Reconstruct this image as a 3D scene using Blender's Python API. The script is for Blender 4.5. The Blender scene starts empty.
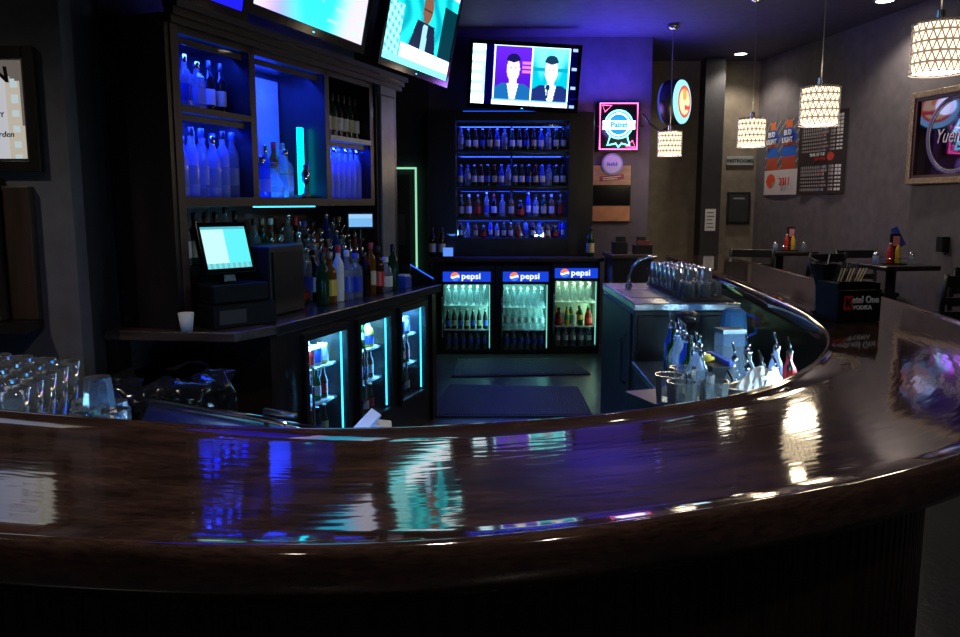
import bpy, math, random
from mathutils import Vector, Matrix
random.seed(7)
SC = bpy.context.scene
COL = SC.collection
R = math.radians

# ------------------------------------------------------------------ materials
def _tree(name):
    m = bpy.data.materials.new(name); m.use_nodes = True
    nt = m.node_tree; nt.nodes.clear()
    return m, nt, nt.nodes.new('ShaderNodeOutputMaterial')

def pset(b, k, v):
    if k in b.inputs: b.inputs[k].default_value = v

def mat(name, c, rough=.5, metal=0, spec=.5, vary=.15, scale=9, bump=0, bscale=40, coat=0, emit=None, es=0):
    m, nt, out = _tree(name)
    b = nt.nodes.new('ShaderNodeBsdfPrincipled')
    tc = nt.nodes.new('ShaderNodeTexCoord')
    n = nt.nodes.new('ShaderNodeTexNoise'); n.inputs['Scale'].default_value = scale
    nt.links.new(tc.outputs['Object'], n.inputs['Vector'])
    r = nt.nodes.new('ShaderNodeValToRGB')
    r.color_ramp.elements[0].color = (*[x*(1-vary) for x in c], 1); r.color_ramp.elements[0].position = .3
    r.color_ramp.elements[1].color = (*[min(1, x*(1+vary)) for x in c], 1); r.color_ramp.elements[1].position = .7
    nt.links.new(n.outputs['Fac'], r.inputs['Fac']); nt.links.new(r.outputs['Color'], b.inputs['Base Color'])
    pset(b, 'Roughness', rough); pset(b, 'Metallic', metal); pset(b, 'Specular IOR Level', spec); pset(b, 'Coat Weight', coat)
    if emit: pset(b, 'Emission Color', (*emit, 1)); pset(b, 'Emission Strength', es)
    if bump:
        n2 = nt.nodes.new('ShaderNodeTexNoise'); n2.inputs['Scale'].default_value = bscale
        nt.links.new(tc.outputs['Object'], n2.inputs['Vector'])
        bp = nt.nodes.new('ShaderNodeBump'); bp.inputs['Strength'].default_value = bump; bp.inputs['Distance'].default_value = .01
        nt.links.new(n2.outputs['Fac'], bp.inputs['Height']); nt.links.new(bp.outputs['Normal'], b.inputs['Normal'])
    nt.links.new(b.outputs[0], out.inputs[0])
    return m

def emis(name, c, s):
    m, nt, out = _tree(name)
    e = nt.nodes.new('ShaderNodeEmission'); e.inputs[0].default_value = (*c, 1); e.inputs[1].default_value = s
    nt.links.new(e.outputs[0], out.inputs[0]); return m

def attr_mat(name, s=0, rough=.5):
    """colour attribute 'print': a printed sheet (s=0) or a lit screen of strength s"""
    m, nt, out = _tree(name)
    a = nt.nodes.new('ShaderNodeAttribute'); a.attribute_name = 'print'
    if s:
        e = nt.nodes.new('ShaderNodeEmission'); e.inputs[1].default_value = s
        g = nt.nodes.new('ShaderNodeBsdfGlossy'); g.inputs['Roughness'].default_value = .15
        g.inputs['Color'].default_value = (.03, .03, .03, 1)
        ad = nt.nodes.new('ShaderNodeAddShader')
        nt.links.new(a.outputs['Color'], e.inputs[0]); nt.links.new(e.outputs[0], ad.inputs[0]); nt.links.new(g.outputs[0], ad.inputs[1])
        nt.links.new(ad.outputs[0], out.inputs[0])
    else:
        b = nt.nodes.new('ShaderNodeBsdfPrincipled'); pset(b, 'Roughness', rough)
        nt.links.new(a.outputs['Color'], b.inputs['Base Color']); nt.links.new(b.outputs[0], out.inputs[0])
    return m

def schlick(nt, k=.85):
    lw = nt.nodes.new('ShaderNodeLayerWeight'); lw.inputs[0].default_value = .5
    p = nt.nodes.new('ShaderNodeMath'); p.operation = 'POWER'; p.inputs[1].default_value = 4.5; nt.links.new(lw.outputs['Facing'], p.inputs[0])
    q = nt.nodes.new('ShaderNodeMath'); q.operation = 'MULTIPLY_ADD'; q.inputs[1].default_value = k; q.inputs[2].default_value = .05
    nt.links.new(p.outputs[0], q.inputs[0]); return q

def thin(name, tint, body, amount=.45, rough=.08):
    """tinted bottle glass: part see-through, part coloured translucent body, glossy skin"""
    m, nt, out = _tree(name)
    t = nt.nodes.new('ShaderNodeBsdfTransparent'); t.inputs[0].default_value = (*tint, 1)
    d = nt.nodes.new('ShaderNodeBsdfDiffuse'); d.inputs[0].default_value = (*body, 1)
    tl = nt.nodes.new('ShaderNodeBsdfTranslucent'); tl.inputs[0].default_value = (*body, 1)
    mx = nt.nodes.new('ShaderNodeMixShader'); mx.inputs[0].default_value = .5
    nt.links.new(d.outputs[0], mx.inputs[1]); nt.links.new(tl.outputs[0], mx.inputs[2])
    m2 = nt.nodes.new('ShaderNodeMixShader')
    nz = nt.nodes.new('ShaderNodeTexNoise'); nz.inputs['Scale'].default_value = 30
    mp = nt.nodes.new('ShaderNodeMapRange'); mp.inputs['To Min'].default_value = amount*.8; mp.inputs['To Max'].default_value = min(1, amount*1.2)
    nt.links.new(nz.outputs['Fac'], mp.inputs['Value']); nt.links.new(mp.outputs[0], m2.inputs[0])
    nt.links.new(t.outputs[0], m2.inputs[1]); nt.links.new(mx.outputs[0], m2.inputs[2])
    g = nt.nodes.new('ShaderNodeBsdfGlossy'); g.inputs['Roughness'].default_value = rough
    fr = schlick(nt)
    m3 = nt.nodes.new('ShaderNodeMixShader')
    nt.links.new(fr.outputs[0], m3.inputs[0]); nt.links.new(m2.outputs[0], m3.inputs[1]); nt.links.new(g.outputs[0], m3.inputs[2])
    nt.links.new(m3.outputs[0], out.inputs[0]); return m

def glass_solid(name, c=(1, 1, 1), rough=0.0, tr=1):
    m, nt, out = _tree(name)
    b = nt.nodes.new('ShaderNodeBsdfPrincipled')
    pset(b, 'Base Color', (*c, 1)); pset(b, 'Roughness', rough); pset(b, 'Transmission Weight', tr); pset(b, 'IOR', 1.45)
    n = nt.nodes.new('ShaderNodeTexNoise'); n.inputs['Scale'].default_value = 25
    bp = nt.nodes.new('ShaderNodeBump'); bp.inputs['Strength'].default_value = .08; bp.inputs['Distance'].default_value = .004
    nt.links.new(n.outputs['Fac'], bp.inputs['Height']); nt.links.new(bp.outputs['Normal'], b.inputs['Normal'])
    nt.links.new(b.outputs[0], out.inputs[0]); return m

def pane_mat(name, tint=(.9, .95, 1)):
    m, nt, out = _tree(name)
    t = nt.nodes.new('ShaderNodeBsdfTransparent'); t.inputs[0].default_value = (*tint, 1)
    g = nt.nodes.new('ShaderNodeBsdfGlossy'); g.inputs['Roughness'].default_value = .02
    fr = schlick(nt, .7)
    mx = nt.nodes.new('ShaderNodeMixShader')
    nt.links.new(fr.outputs[0], mx.inputs[0]); nt.links.new(t.outputs[0], mx.inputs[1]); nt.links.new(g.outputs[0], mx.inputs[2])
    nt.links.new(mx.outputs[0], out.inputs[0]); return m

def bar_wood(name):
    m, nt, out = _tree(name)
    L = nt.links.new
    uv = nt.nodes.new('ShaderNodeUVMap'); uv.uv_map = 'UVMap'
    mp = nt.nodes.new('ShaderNodeMapping'); mp.inputs['Scale'].default_value = (2.2, 8, 1)
    L(uv.outputs[0], mp.inputs[0])
    n = nt.nodes.new('ShaderNodeTexNoise'); n.inputs['Scale'].default_value = 2.2; n.inputs['Detail'].default_value = 9; n.inputs['Roughness'].default_value = .65
    L(mp.outputs[0], n.inputs['Vector'])
    r = nt.nodes.new('ShaderNodeValToRGB'); e = r.color_ramp.elements
    e[0].position = .34; e[0].color = (.030, .017, .014, 1); e[1].position = .68; e[1].color = (.115, .060, .046, 1)
    k = r.color_ramp.elements.new(.5); k.color = (.062, .033, .027, 1)
    L(n.outputs['Fac'], r.inputs['Fac'])
    mp3 = nt.nodes.new('ShaderNodeMapping'); mp3.inputs['Scale'].default_value = (9, 34, 1); L(uv.outputs[0], mp3.inputs[0])
    n3 = nt.nodes.new('ShaderNodeTexNoise'); n3.inputs['Scale'].default_value = 4; n3.inputs['Detail'].default_value = 6; L(mp3.outputs[0], n3.inputs['Vector'])
    r3 = nt.nodes.new('ShaderNodeValToRGB'); r3.color_ramp.elements[0].position = .35; r3.color_ramp.elements[0].color = (.6, .6, .6, 1)
    r3.color_ramp.elements[1].position = .6; r3.color_ramp.elements[1].color = (1.1, 1.1, 1.1, 1); L(n3.outputs['Fac'], r3.inputs['Fac'])
    ml = nt.nodes.new('ShaderNodeMix'); ml.data_type = 'RGBA'; ml.blend_type = 'MULTIPLY'; ml.inputs[0].default_value = 1
    L(r.outputs['Color'], ml.inputs[6]); L(r3.outputs['Color'], ml.inputs[7])
    b = nt.nodes.new('ShaderNodeBsdfPrincipled')
    L(ml.outputs[2], b.inputs['Base Color'])
    pset(b, 'Roughness', .07); pset(b, 'IOR', 1.6); pset(b, 'Coat Weight', .6); pset(b, 'Coat Roughness', .03)
    mp2 = nt.nodes.new('ShaderNodeMapping'); mp2.inputs['Scale'].default_value = (5, 26, 1); L(uv.outputs[0], mp2.inputs[0])
    n2 = nt.nodes.new('ShaderNodeTexNoise'); n2.inputs['Scale'].default_value = 1.6; n2.inputs['Detail'].default_value = 1.5; L(mp2.outputs[0], n2.inputs['Vector'])
    bp = nt.nodes.new('ShaderNodeBump'); bp.inputs['Strength'].default_value = .30; bp.inputs['Distance'].default_value = .0012
    L(n2.outputs['Fac'], bp.inputs['Height']); L(bp.outputs['Normal'], b.inputs['Normal']); L(bp.outputs['Normal'], b.inputs['Coat Normal'])
    L(b.outputs[0], out.inputs[0]); return m

def wood(name, dark, light, sc=(2, 2, 14), rough=.4, coat=0):
    m, nt, out = _tree(name)
    L = nt.links.new
    tc = nt.nodes.new('ShaderNodeTexCoord'); mp = nt.nodes.new('ShaderNodeMapping'); mp.inputs['Scale'].default_value = sc
    L(tc.outputs['Object'], mp.inputs[0])
    n = nt.nodes.new('ShaderNodeTexNoise'); n.inputs['Scale'].default_value = 3; n.inputs['Detail'].default_value = 6; L(mp.outputs[0], n.inputs['Vector'])
    r = nt.nodes.new('ShaderNodeValToRGB'); r.color_ramp.elements[0].position = .3; r.color_ramp.elements[1].position = .7
    r.color_ramp.elements[0].color = (*dark, 1); r.color_ramp.elements[1].color = (*light, 1); L(n.outputs['Fac'], r.inputs['Fac'])
    b = nt.nodes.new('ShaderNodeBsdfPrincipled'); pset(b, 'Roughness', rough); pset(b, 'Coat Weight', coat)
    L(r.outputs['Color'], b.inputs['Base Color']); L(b.outputs[0], out.inputs[0]); return m

def tile_floor(name):
    m, nt, out = _tree(name); L = nt.links.new
    tc = nt.nodes.new('ShaderNodeTexCoord')
    br = nt.nodes.new('ShaderNodeTexBrick'); br.offset = 0; br.inputs['Scale'].default_value = 1
    br.inputs['Brick Width'].default_value = .3; br.inputs['Row Height'].default_value = .3; br.inputs['Mortar Size'].default_value = .006
    br.inputs['Color1'].default_value = (.035, .04, .048, 1); br.inputs['Color2'].default_value = (.028, .032, .038, 1); br.inputs['Mortar'].default_value = (.02, .02, .022, 1)
    L(tc.outputs['Object'], br.inputs['Vector'])
    b = nt.nodes.new('ShaderNodeBsdfPrincipled'); pset(b, 'Roughness', .28); L(br.outputs['Color'], b.inputs['Base Color'])
    n = nt.nodes.new('ShaderNodeTexNoise'); n.inputs['Scale'].default_value = 30; L(tc.outputs['Object'], n.inputs['Vector'])
    bp = nt.nodes.new('ShaderNodeBump'); bp.inputs['Strength'].default_value = .3; bp.inputs['Distance'].default_value = .005
    L(n.outputs['Fac'], bp.inputs['Height']); L(bp.outputs['Normal'], b.inputs['Normal'])
    L(b.outputs[0], out.inputs[0]); return m

M = dict(
    bar=bar_wood('bar_top_wood'),
    tile=tile_floor('floor_tiles'),
    wall_grey=mat('paint_grey', (.13, .125, .14), .75, bump=.15, bscale=120),
    wall_right=mat('paint_taupe', (.125, .108, .115), .7, bump=.15, bscale=120),
    wall_tan=mat('paint_tan', (.20, .165, .12), .7, bump=.15, bscale=120),
    wall_dark=mat('paint_dark', (.028, .026, .03), .6, bump=.15, bscale=90),
    ceil=mat('ceiling_paint', (.075, .07, .10), .7, bump=.1, bscale=60),
    ebony=wood('ebony_stain', (.006, .004, .004), (.02, .014, .012), (3, 3, .6), .35, .2),
    brown=wood('brown_stain', (.022, .012, .008), (.06, .034, .022), (6, 6, .5), .4),
    beam=wood('slab_wood', (.03, .02, .016), (.10, .07, .055), (1, 10, 10), .3),
    oak=wood('sign_wood', (.28, .15, .08), (.45, .27, .16), (2, 8, 8), .5),
    panel=wood('front_panel_stain', (.012, .007, .005), (.035, .020, .013), (8, 8, .5), .3, .3),
    black=mat('black_plastic', (.010, .010, .012), .35),
    gloss_black=mat('glossy_black', (.005, .005, .006), .12, spec=.3),
    matte=mat('matte_black', (.006, .006, .007), .55, spec=.12),
    rubber=mat('black_rubber', (.012, .012, .013), .6, bump=.2),
    bag=mat('bag_plastic', (.012, .013, .016), .12, bump=.9, bscale=14),
    steel=mat('stainless_steel', (.55, .57, .6), .25, 1, vary=.08, bump=.05),
    chrome=mat('chrome', (.8, .8, .82), .08, 1, vary=.03),
    dsteel=mat('dark_steel', (.14, .15, .16), .35, .9),
    white=mat('white_plastic', (.75, .75, .76), .4, vary=.05),
    paper=mat('white_paper', (.78, .78, .75), .7, vary=.05),
    pearl=mat('pearl_shell', (.42, .38, .40), .3, .2, vary=.3),
    gold=mat('gilded_frame', (.36, .27, .17), .35, .7, vary=.4, scale=60, bump=.6, bscale=90),
    cream=mat('cream_label', (.62, .55, .34), .6),
    red=mat('red_plastic', (.65, .03, .03), .35),
    orange=mat('orange_juice', (.8, .22, .04), .3),
    green=mat('green_plastic', (.03, .45, .16), .35),
    blue=mat('blue_plastic', (.04, .09, .6), .35),
    yellow=mat('yellow_plastic', (.8, .5, .05), .4),
    g_clear=thin('clear_glass', (.88, .92, .95), (.6, .68, .75), .30),
    g_frost=thin('frosted_glass', (.6, .7, .9), (.55, .65, .9), .6, .25),
    g_dark=thin('dark_glass', (.12, .12, .12), (.02, .02, .02), .7),
    g_green=thin('green_glass', (.1, .35, .14), (.02, .12, .04), .6),
    g_amber=thin('amber_glass', (.75, .35, .08), (.45, .18, .03), .5),
    g_brown=thin('brown_glass', (.35, .14, .04), (.10, .035, .012), .6),
    g_blue=thin('blue_glass', (.15, .3, .9), (.06, .16, .7), .6),
    g_red=thin('red_glass', (.7, .08, .06), (.4, .03, .03), .7),
    pint=glass_solid('drinking_glass', (.84, .94, 1), tr=.92),  # clear glass; its pale blue tint stands in for blue light on it
    pint2=thin('stacked_glass', (.82, .88, .95), (.65, .75, .95), .22, .05),
    pane=pane_mat('cooler_pane'),
    mirror=mat('mirror_silver', (.42, .45, .55), .05, 1, vary=.02),
    mirror_dark=mat('printed_mirror', (.15, .12, .20), .04, 1, vary=.1, scale=3),
    back_white=mat('pale_back_panel', (.35, .37, .45), .5),
    print_=attr_mat('printed_sheet'),
    scr=attr_mat('lit_screen', 3.2),
    scr_dim=attr_mat('lit_print', 1.0),
    led_blue=emis('blue_led', (.02, .12, 1), 1.4),
    tube_cyan=emis('cyan_tube', (.0, .75, 1), 3),
    led_cyan=emis('cyan_led', (.05, .65, 1), 3.5),
    led_white=emis('white_led', (.25, .72, 1), 30),
    led_teal=emis('teal_led', (.30, 1, .78), 1.2),
    led_green=emis('green_led', (.35, .9, .55), .9),
    bulb=emis('lamp_diffuser', (1, .80, .50), 2.6),
    bulb_hot=emis('lamp_bottom', (1, .88, .68), 14),
    down=emis('downlight_glow', (1, .93, .75), 22),
    n_pink=emis('pink_neon', (1, .10, .38), 6),
    n_cyan=emis('cyan_neon', (.15, .9, 1), 6),
    n_white=emis('white_neon', (.75, .95, 1), 8),
    n_glow=emis('blue_sign_glow', (.02, .28, .62), 1.6),
)

# ------------------------------------------------------------------ mesh builder
class MB:
    def __init__(s): s.v = []; s.f = []; s.m = []; s.s = []; s.uv = None
    def add(s, vs, fs, mi=0, smooth=False, T=None):
        b = len(s.v)
        s.v += [tuple(T @ Vector(p)) if T else tuple(p) for p in vs]
        for f in fs: s.f.append(tuple(b+i for i in f)); s.m.append(mi); s.s.append(smooth)
        return s
    def box(s, x0, x1, y0, y1, z0, z1, mi=0, T=None):
        vs = [(x, y, z) for z in (z0, z1) for y in (y0, y1) for x in (x0, x1)]
        return s.add(vs, [(0, 2, 3, 1), (4, 5, 7, 6), (0, 1, 5, 4), (2, 6, 7, 3), (0, 4, 6, 2), (1, 3, 7, 5)], mi, False, T)
    def lathe(s, prof, n=16, c=(0, 0), mi=0, T=None, smooth=True, a0=0, arc=2*math.pi):
        vs = []; fs = []; full = abs(arc-2*math.pi) < 1e-6; k = n if full else n+1
        for r, z in prof:
            for i in range(k):
                a = a0+arc*i/n; vs.append((c[0]+r*math.cos(a), c[1]+r*math.sin(a), z))
        for j in range(len(prof)-1):
            for i in range(n):
                i2 = (i+1) % k
                fs.append((j*k+i, j*k+i2, (j+1)*k+i2, (j+1)*k+i))
        s.add(vs, fs, mi, smooth, T)
        return s
    def disc(s, r, z, n=20, c=(0, 0), mi=0, T=None, up=True):
        vs = [(c[0]+r*math.cos(2*math.pi*i/n), c[1]+r*math.sin(2*math.pi*i/n), z) for i in range(n)]
        return s.add(vs, [tuple(range(n)) if up else tuple(range(n))[::-1]], mi, False, T)
    def cyl(s, r, z0, z1, n=20, c=(0, 0), mi=0, T=None):
        s.lathe([(r, z0), (r, z1)], n, c, mi, T); s.disc(r, z0, n, c, mi, T, False); return s.disc(r, z1, n, c, mi, T)
    def prism(s, poly, z0, z1, mi=0, T=None):
        n = len(poly); vs = [(x, y, z0) for x, y in poly]+[(x, y, z1) for x, y in poly]
        fs = [tuple(range(n))[::-1], tuple(range(n, 2*n))]+[(i, (i+1) % n, n+(i+1) % n, n+i) for i in range(n)]
        return s.add(vs, fs, mi, False, T)
    def tube(s, pts, r, n=8, mi=0, closed=False, T=None):
        P = [Vector(p) for p in pts]; vs = []; fs = []; N = len(P)
        up = Vector((0, 0, 1))
        for i, p in enumerate(P):
            d = (P[(i+1) % N]-P[i-1]) if closed else (P[min(i+1, N-1)]-P[max(i-1, 0)])
            d.normalize()
            u = up if abs(d.dot(up)) < .95 else Vector((0, 1, 0)) if abs(d.y) < .9 else Vector((1, 0, 0))
            a = d.cross(u).normalized(); b = d.cross(a).normalized()
            for k in range(n):
                t = 2*math.pi*k/n; vs.append(tuple(p+a*r*math.cos(t)+b*r*math.sin(t)))
        for i in range(N if closed else N-1):
            j = (i+1) % N
            for k in range(n): fs.append((i*n+k, i*n+(k+1) % n, j*n+(k+1) % n, j*n+k))
        if not closed: fs += [tuple(range(n))[::-1], tuple((N-1)*n+k for k in range(n))]
        return s.add(vs, fs, mi, True, T)
    def mesh(s, name, mats):
        me = bpy.data.meshes.new(name); me.from_pydata(s.v, [], s.f)
        for m in (mats if isinstance(mats, (list, tuple)) else [mats]): me.materials.append(m)
        me.polygons.foreach_set('material_index', s.m); me.polygons.foreach_set('use_smooth', s.s)
        me.update(); return me
    def build(s, name, mats, parent=None, bevel=0, loc=None, rot=None):
        o = bpy.data.objects.new(name, s.mesh(name, mats)); COL.objects.link(o)
        if parent: o.parent = parent
        if loc: o.location = loc
        if rot: o.rotation_euler = rot
        if bevel:
            b = o.modifiers.new('b', 'BEVEL'); b.width = bevel; b.segments = 2; b.limit_method = 'ANGLE'; b.angle_limit = R(50)
        return o

def tag(o, label, cat, group=None):
    o['label'] = label; o['category'] = cat
    if group: o['group'] = group
    return o
def thing(name, label, cat, loc=(0, 0, 0), rz=0, group=None, rot=None):
    o = bpy.data.objects.new(name, None); COL.objects.link(o); o.location = loc
    o.rotation_euler = rot if rot else (0, 0, rz); o.empty_display_size = .05
    return tag(o, label, cat, group)
def struct(o): o['kind'] = 'structure'; return o
def plabel(o, s): o['label'] = s; return o
def copy_tree(o, parent=None):
    c = o.copy(); COL.objects.link(c)
    if parent: c.parent = parent
    for ch in o.children: copy_tree(ch, c)
    return c
def light(kind, loc, col, power, size=.1, rot=(0, 0, 0), sy=None, spot=None, name='lamp_light'):
    d = bpy.data.lights.new(name, kind); d.color = col; d.energy = power
    if kind == 'AREA':
        d.size = size
        if sy: d.shape = 'RECTANGLE'; d.size_y = sy
    elif kind in ('POINT', 'SPOT'): d.shadow_soft_size = size
    if spot: d.spot_size = R(spot); d.spot_blend = .5
    o = bpy.data.objects.new(name, d); COL.objects.link(o); o.location = loc; o.rotation_euler = rot; return o

def grid_sheet(name, w, h, nx, ny, fn, m, parent, loc=(0, 0, 0), rot=(0, 0, 0), curl=None):
    """flat sheet in the local XZ plane facing -y, lower left corner at loc, coloured by fn(u, v)"""
    vs = []; fs = []
    for j in range(ny+1):
        for i in range(nx+1):
            vs.append((w*i/nx, curl(i/nx, j/ny) if curl else 0, h*j/ny))
    for j in range(ny):
        for i in range(nx):
            a = j*(nx+1)+i; fs.append((a, a+1, a+nx+2, a+nx+1))
    me = bpy.data.meshes.new(name); me.from_pydata(vs, [], fs); me.materials.append(m)
    ca = me.color_attributes.new('print', 'FLOAT_COLOR', 'CORNER')
    k = 0; vals = []
    for j in range(ny):
        for i in range(nx):
            c = fn((i+.5)/nx, (j+.5)/ny)
            vals += [c[0], c[1], c[2], 1]*4
    ca.data.foreach_set('color', vals)
    me.update()
    o = bpy.data.objects.new(name, me); COL.objects.link(o); o.parent = parent; o.location = loc; o.rotation_euler = rot
    return o

def text(name, s, size, m, parent, loc, rot=(R(90), 0, 0), ext=.002, shear=0, sx=1, ax='CENTER', bold=0):
    c = bpy.data.curves.new('t', 'FONT'); c.body = s; c.size = size; c.extrude = ext; c.shear = shear; c.align_x = ax; c.align_y = 'CENTER'
    c.resolution_u = 2; c.offset = bold
    o = bpy.data.objects.new('t', c); COL.objects.link(o)
    bpy.context.view_layer.update()
    me = bpy.data.meshes.new_from_object(o.evaluated_get(bpy.context.evaluated_depsgraph_get()))
    me.materials.clear(); me.materials.append(m); bpy.data.objects.remove(o)
    if sx != 1:
        for v in me.vertices: v.co.x *= sx
    n = bpy.data.objects.new(name, me); COL.objects.link(n); n.parent = parent; n.location = loc; n.rotation_euler = rot
    return n

ORD = ['first', 'second', 'third', 'fourth', 'fifth', 'sixth', 'seventh', 'eighth', 'ninth', 'tenth', 'eleventh', 'twelfth', 'thirteenth', 'fourteenth', 'fifteenth', 'sixteenth', 'seventeenth', 'eighteenth', 'nineteenth', 'twentieth', 'twenty-first', 'twenty-second', 'twenty-third', 'twenty-fourth', 'twenty-fifth', 'twenty-sixth']

# ------------------------------------------------------------------ local frames
TH = math.atan2(.942, .335)
OL = Vector((-1.370, 3.702, 0)); DD = Vector((.335, .942, 0)); BK = Vector((-.942, .335, 0))
def LB(u, w, z=0): p = OL+DD*u+BK*w; return (p.x, p.y, z)
RD = Vector((-.1375, 1, 0)).normalized(); RW0 = Vector((4.1, 5.9, 0)); RTH = math.atan2(-RD.y, -RD.x)
RIN = Vector((RD.y, -RD.x, 0))
def RWp(k, off=0, z=0): p = RW0+RD*k-RIN*off; return (p.x, p.y, z)

CEIL = 3.32
# ------------------------------------------------------------------ room shell
def slab_wall(name, p, q, m, z0=0, z1=CEIL, t=.1):
    p = Vector((*p, 0)); q = Vector((*q, 0)); d = (q-p).normalized(); n = Vector((-d.y, d.x, 0))
    b = MB().prism([tuple(x.xy) for x in (p, q, q+n*t, p+n*t)], z0, z1)
    return struct(b.build(name, m))
struct(MB().box(-4.6, 6, -3, 10.9, -.1, 0).build('floor', M['tile']))
struct(MB().box(-4.6, 6, -3, 10.9, CEIL, CEIL+.1).build('ceiling', M['ceil']))
slab_wall('wall_left_near', (-4.4, 3.45), (-1.74, 3.45), M['wall_grey'])
slab_wall('wall_left_return', (-1.74, 3.55), (-1.74, 3.86), M['wall_dark'], t=.1)
slab_wall('wall_left_bar', LB(-.05, .36)[:2], LB(2.36, .36)[:2], M['wall_dark'])
slab_wall('wall_passage', (-2.4, 8.85), (-.55, 8.85), M['wall_dark'])
slab_wall('wall_passage_left', (-2.4, 5.95), (-2.4, 8.85), M['wall_dark'])
slab_wall('wall_back_bar', (-.55, 8.85), (1.84, 8.85), mat('paint_plum', (.085, .07, .10), .6, bump=.15, bscale=120))
slab_wall('wall_hall_left', (1.74, 8.95), (1.74, 10.3), M['wall_tan'])
slab_wall('wall_hall_back', (1.64, 10.3), (3.6, 10.3), M['wall_tan'])
slab_wall('wall_right', RWp(4.55)[:2], RWp(-9.2)[:2], M['wall_right'])
slab_wall('wall_rear', (5.6, -2.9), (-4.5, -2.9), M['wall_grey'])
slab_wall('wall_far_left', (-4.4, -2.9), (-4.4, 3.5), M['wall_grey'])
struct(MB().box(2.74, 2.98, 10.02, 10.28, 0, CEIL).build('wall_column', M['wall_dark']))
struct(MB().box(1.9, 3.5, 10.27, 10.3, 0, .12).build('baseboard_back', M['ebony'], bevel=.006))
# door with green lit outline in the passage
d1 = struct(MB().box(-1.5, -.76, 8.80, 8.845, 0, 1.88).build('door_1', M['wall_dark'], bevel=.004))
MB().box(-.95, -.82, 8.785, 8.80, 1.12, 1.45).build('window_panel', mat('grey_glass', (.10, .11, .12), .3), d1)
MB().tube([(-1.42, 8.77, 1.02), (-1.36, 8.74, 1.02), (-1.30, 8.77, 1.02)], .012).build('door_handle', M['steel'], d1)
t = thing('light_strip', 'thin glowing pale green light strip outlining the dark passage doorway', 'light strip', (-1.1, 8.78, 0))
MB().box(.395, .415, 0, .02, .02, 1.955).build('upright_strip', M['led_green'], t)
MB().box(-.42, .395, 0, .02, 1.935, 1.955).build('top_strip', M['led_green'], t)

# ------------------------------------------------------------------ the bar
def crom(P, n):
    out = []
    Q = [Vector(p) for p in P]
    Q = [Q[0]*2-Q[1]]+Q+[Q[-1]*2-Q[-2]]
    for i in range(1, len(Q)-2):
        for k in range(n):
            t_ = k/n; a, b, c, d = Q[i-1:i+3]
            out.append(.5*((2*b)+(c-a)*t_+(2*a-5*b+4*c-d)*t_*t_+(3*b-a-3*c+d)*t_**3))
    out.append(Q[-2]); return out
def resample(P, n):
    L = [0]
    for a, b in zip(P, P[1:]): L.append(L[-1]+(b-a).length)
    out = []; j = 0
    for i in range(n):
        s = L[-1]*i/(n-1)
        while j < len(L)-2 and L[j+1] < s: j += 1
        f = (s-L[j])/max(1e-9, L[j+1]-L[j]); out.append(P[j].lerp(P[j+1], min(1, f)))
    return out
inner = [(-2.8, 2.62), (-1.9, 2.16), (-1.25, 1.915), (-.84, 1.80), (-.5, 1.735), (-.2, 1.73), (.05, 1.775), (.25, 1.83), (.45, 1.92), (.685, 2.055), (.91, 2.28), (1.13, 2.60), (1.31, 2.97), (1.42, 3.35), (1.50, 3.8), (1.57, 4.5), (1.65, 5.5), (1.73, 6.6), (1.80, 7.75)]
outer = [(-3.1, 2.05), (-2.1, 1.55), (-1.3, 1.26), (-.72, 1.14), (-.4, 1.107), (-.19, 1.10), (0, 1.125), (.19, 1.175), (.36, 1.235), (.652, 1.352), (.95, 1.52), (1.32, 1.80), (1.68, 2.22), (1.93, 2.78), (2.06, 3.42), (2.17, 4.3), (2.25, 5.5), (2.31, 6.6), (2.36, 7.75)]
NI = 150
ci = crom(inner, 10); co = crom(outer, 10)
ci = resample(ci, NI); co = resample(co, NI)
# keep the cross lines square to the arc by matching nearest outer point in order
nm = []; last = 0
fine = resample(crom(outer, 14), 1200)
for i, p in enumerate(ci):
    if i == NI-1: nm.append(fine[-1]); continue
    j = min(range(last, min(len(fine), last+80)), key=lambda q: (fine[q]-p).length+abs(q/1199-i/(NI-1))*1.5)
    nm.append(fine[j]); last = j
# smooth
for _ in range(6):
    nm = [nm[0]]+[(nm[i-1]+nm[i]*2+nm[i+1])/4 for i in range(1, NI-1)]+[nm[-1]]
co = nm
ZT, ZB = 1.07, .992
bar = thing('bar_counter', 'long curved dark mahogany bar with a glossy top, wrapping round the bartender area', 'bar counter')
def swept(name, prof, mats, parent, closed_ends=True, smooth=True):
    """prof: list of (s, z): s<=1 blends inner->outer (0 inner, 1 outer) given as (s, extra_out, z)"""
    b = MB(); vs = []; uvs = []; n = len(prof); acc = 0
    for i in range(NI):
        a, c = ci[i], co[i]; d = (c-a); W = d.length; d = d/W
        if i: acc += ((ci[i]+co[i])/2-(ci[i-1]+co[i-1])/2).length
        for s, ex, z in prof:
            p = a+d*(s*W+ex); vs.append((p.x, p.y, z)); uvs.append((acc, s*W+ex+(ZT-z)*1.0))
    fs = []
    for i in range(NI-1):
        for k in range(n):
            k2 = (k+1) % n; fs.append((i*n+k, (i+1)*n+k, (i+1)*n+k2, i*n+k2))
    fs += [tuple(range(n)), tuple((NI-1)*n+k for k in range(n))[::-1]]
    b.add(vs, fs, 0, smooth)
    me = b.mesh(name, mats); ul = me.uv_layers.new(name='UVMap')
    for l in me.loops: ul.data[l.index].uv = uvs[l.vertex_index]
    o = bpy.data.objects.new(name, me); COL.objects.link(o); o.parent = parent
    return o
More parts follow.
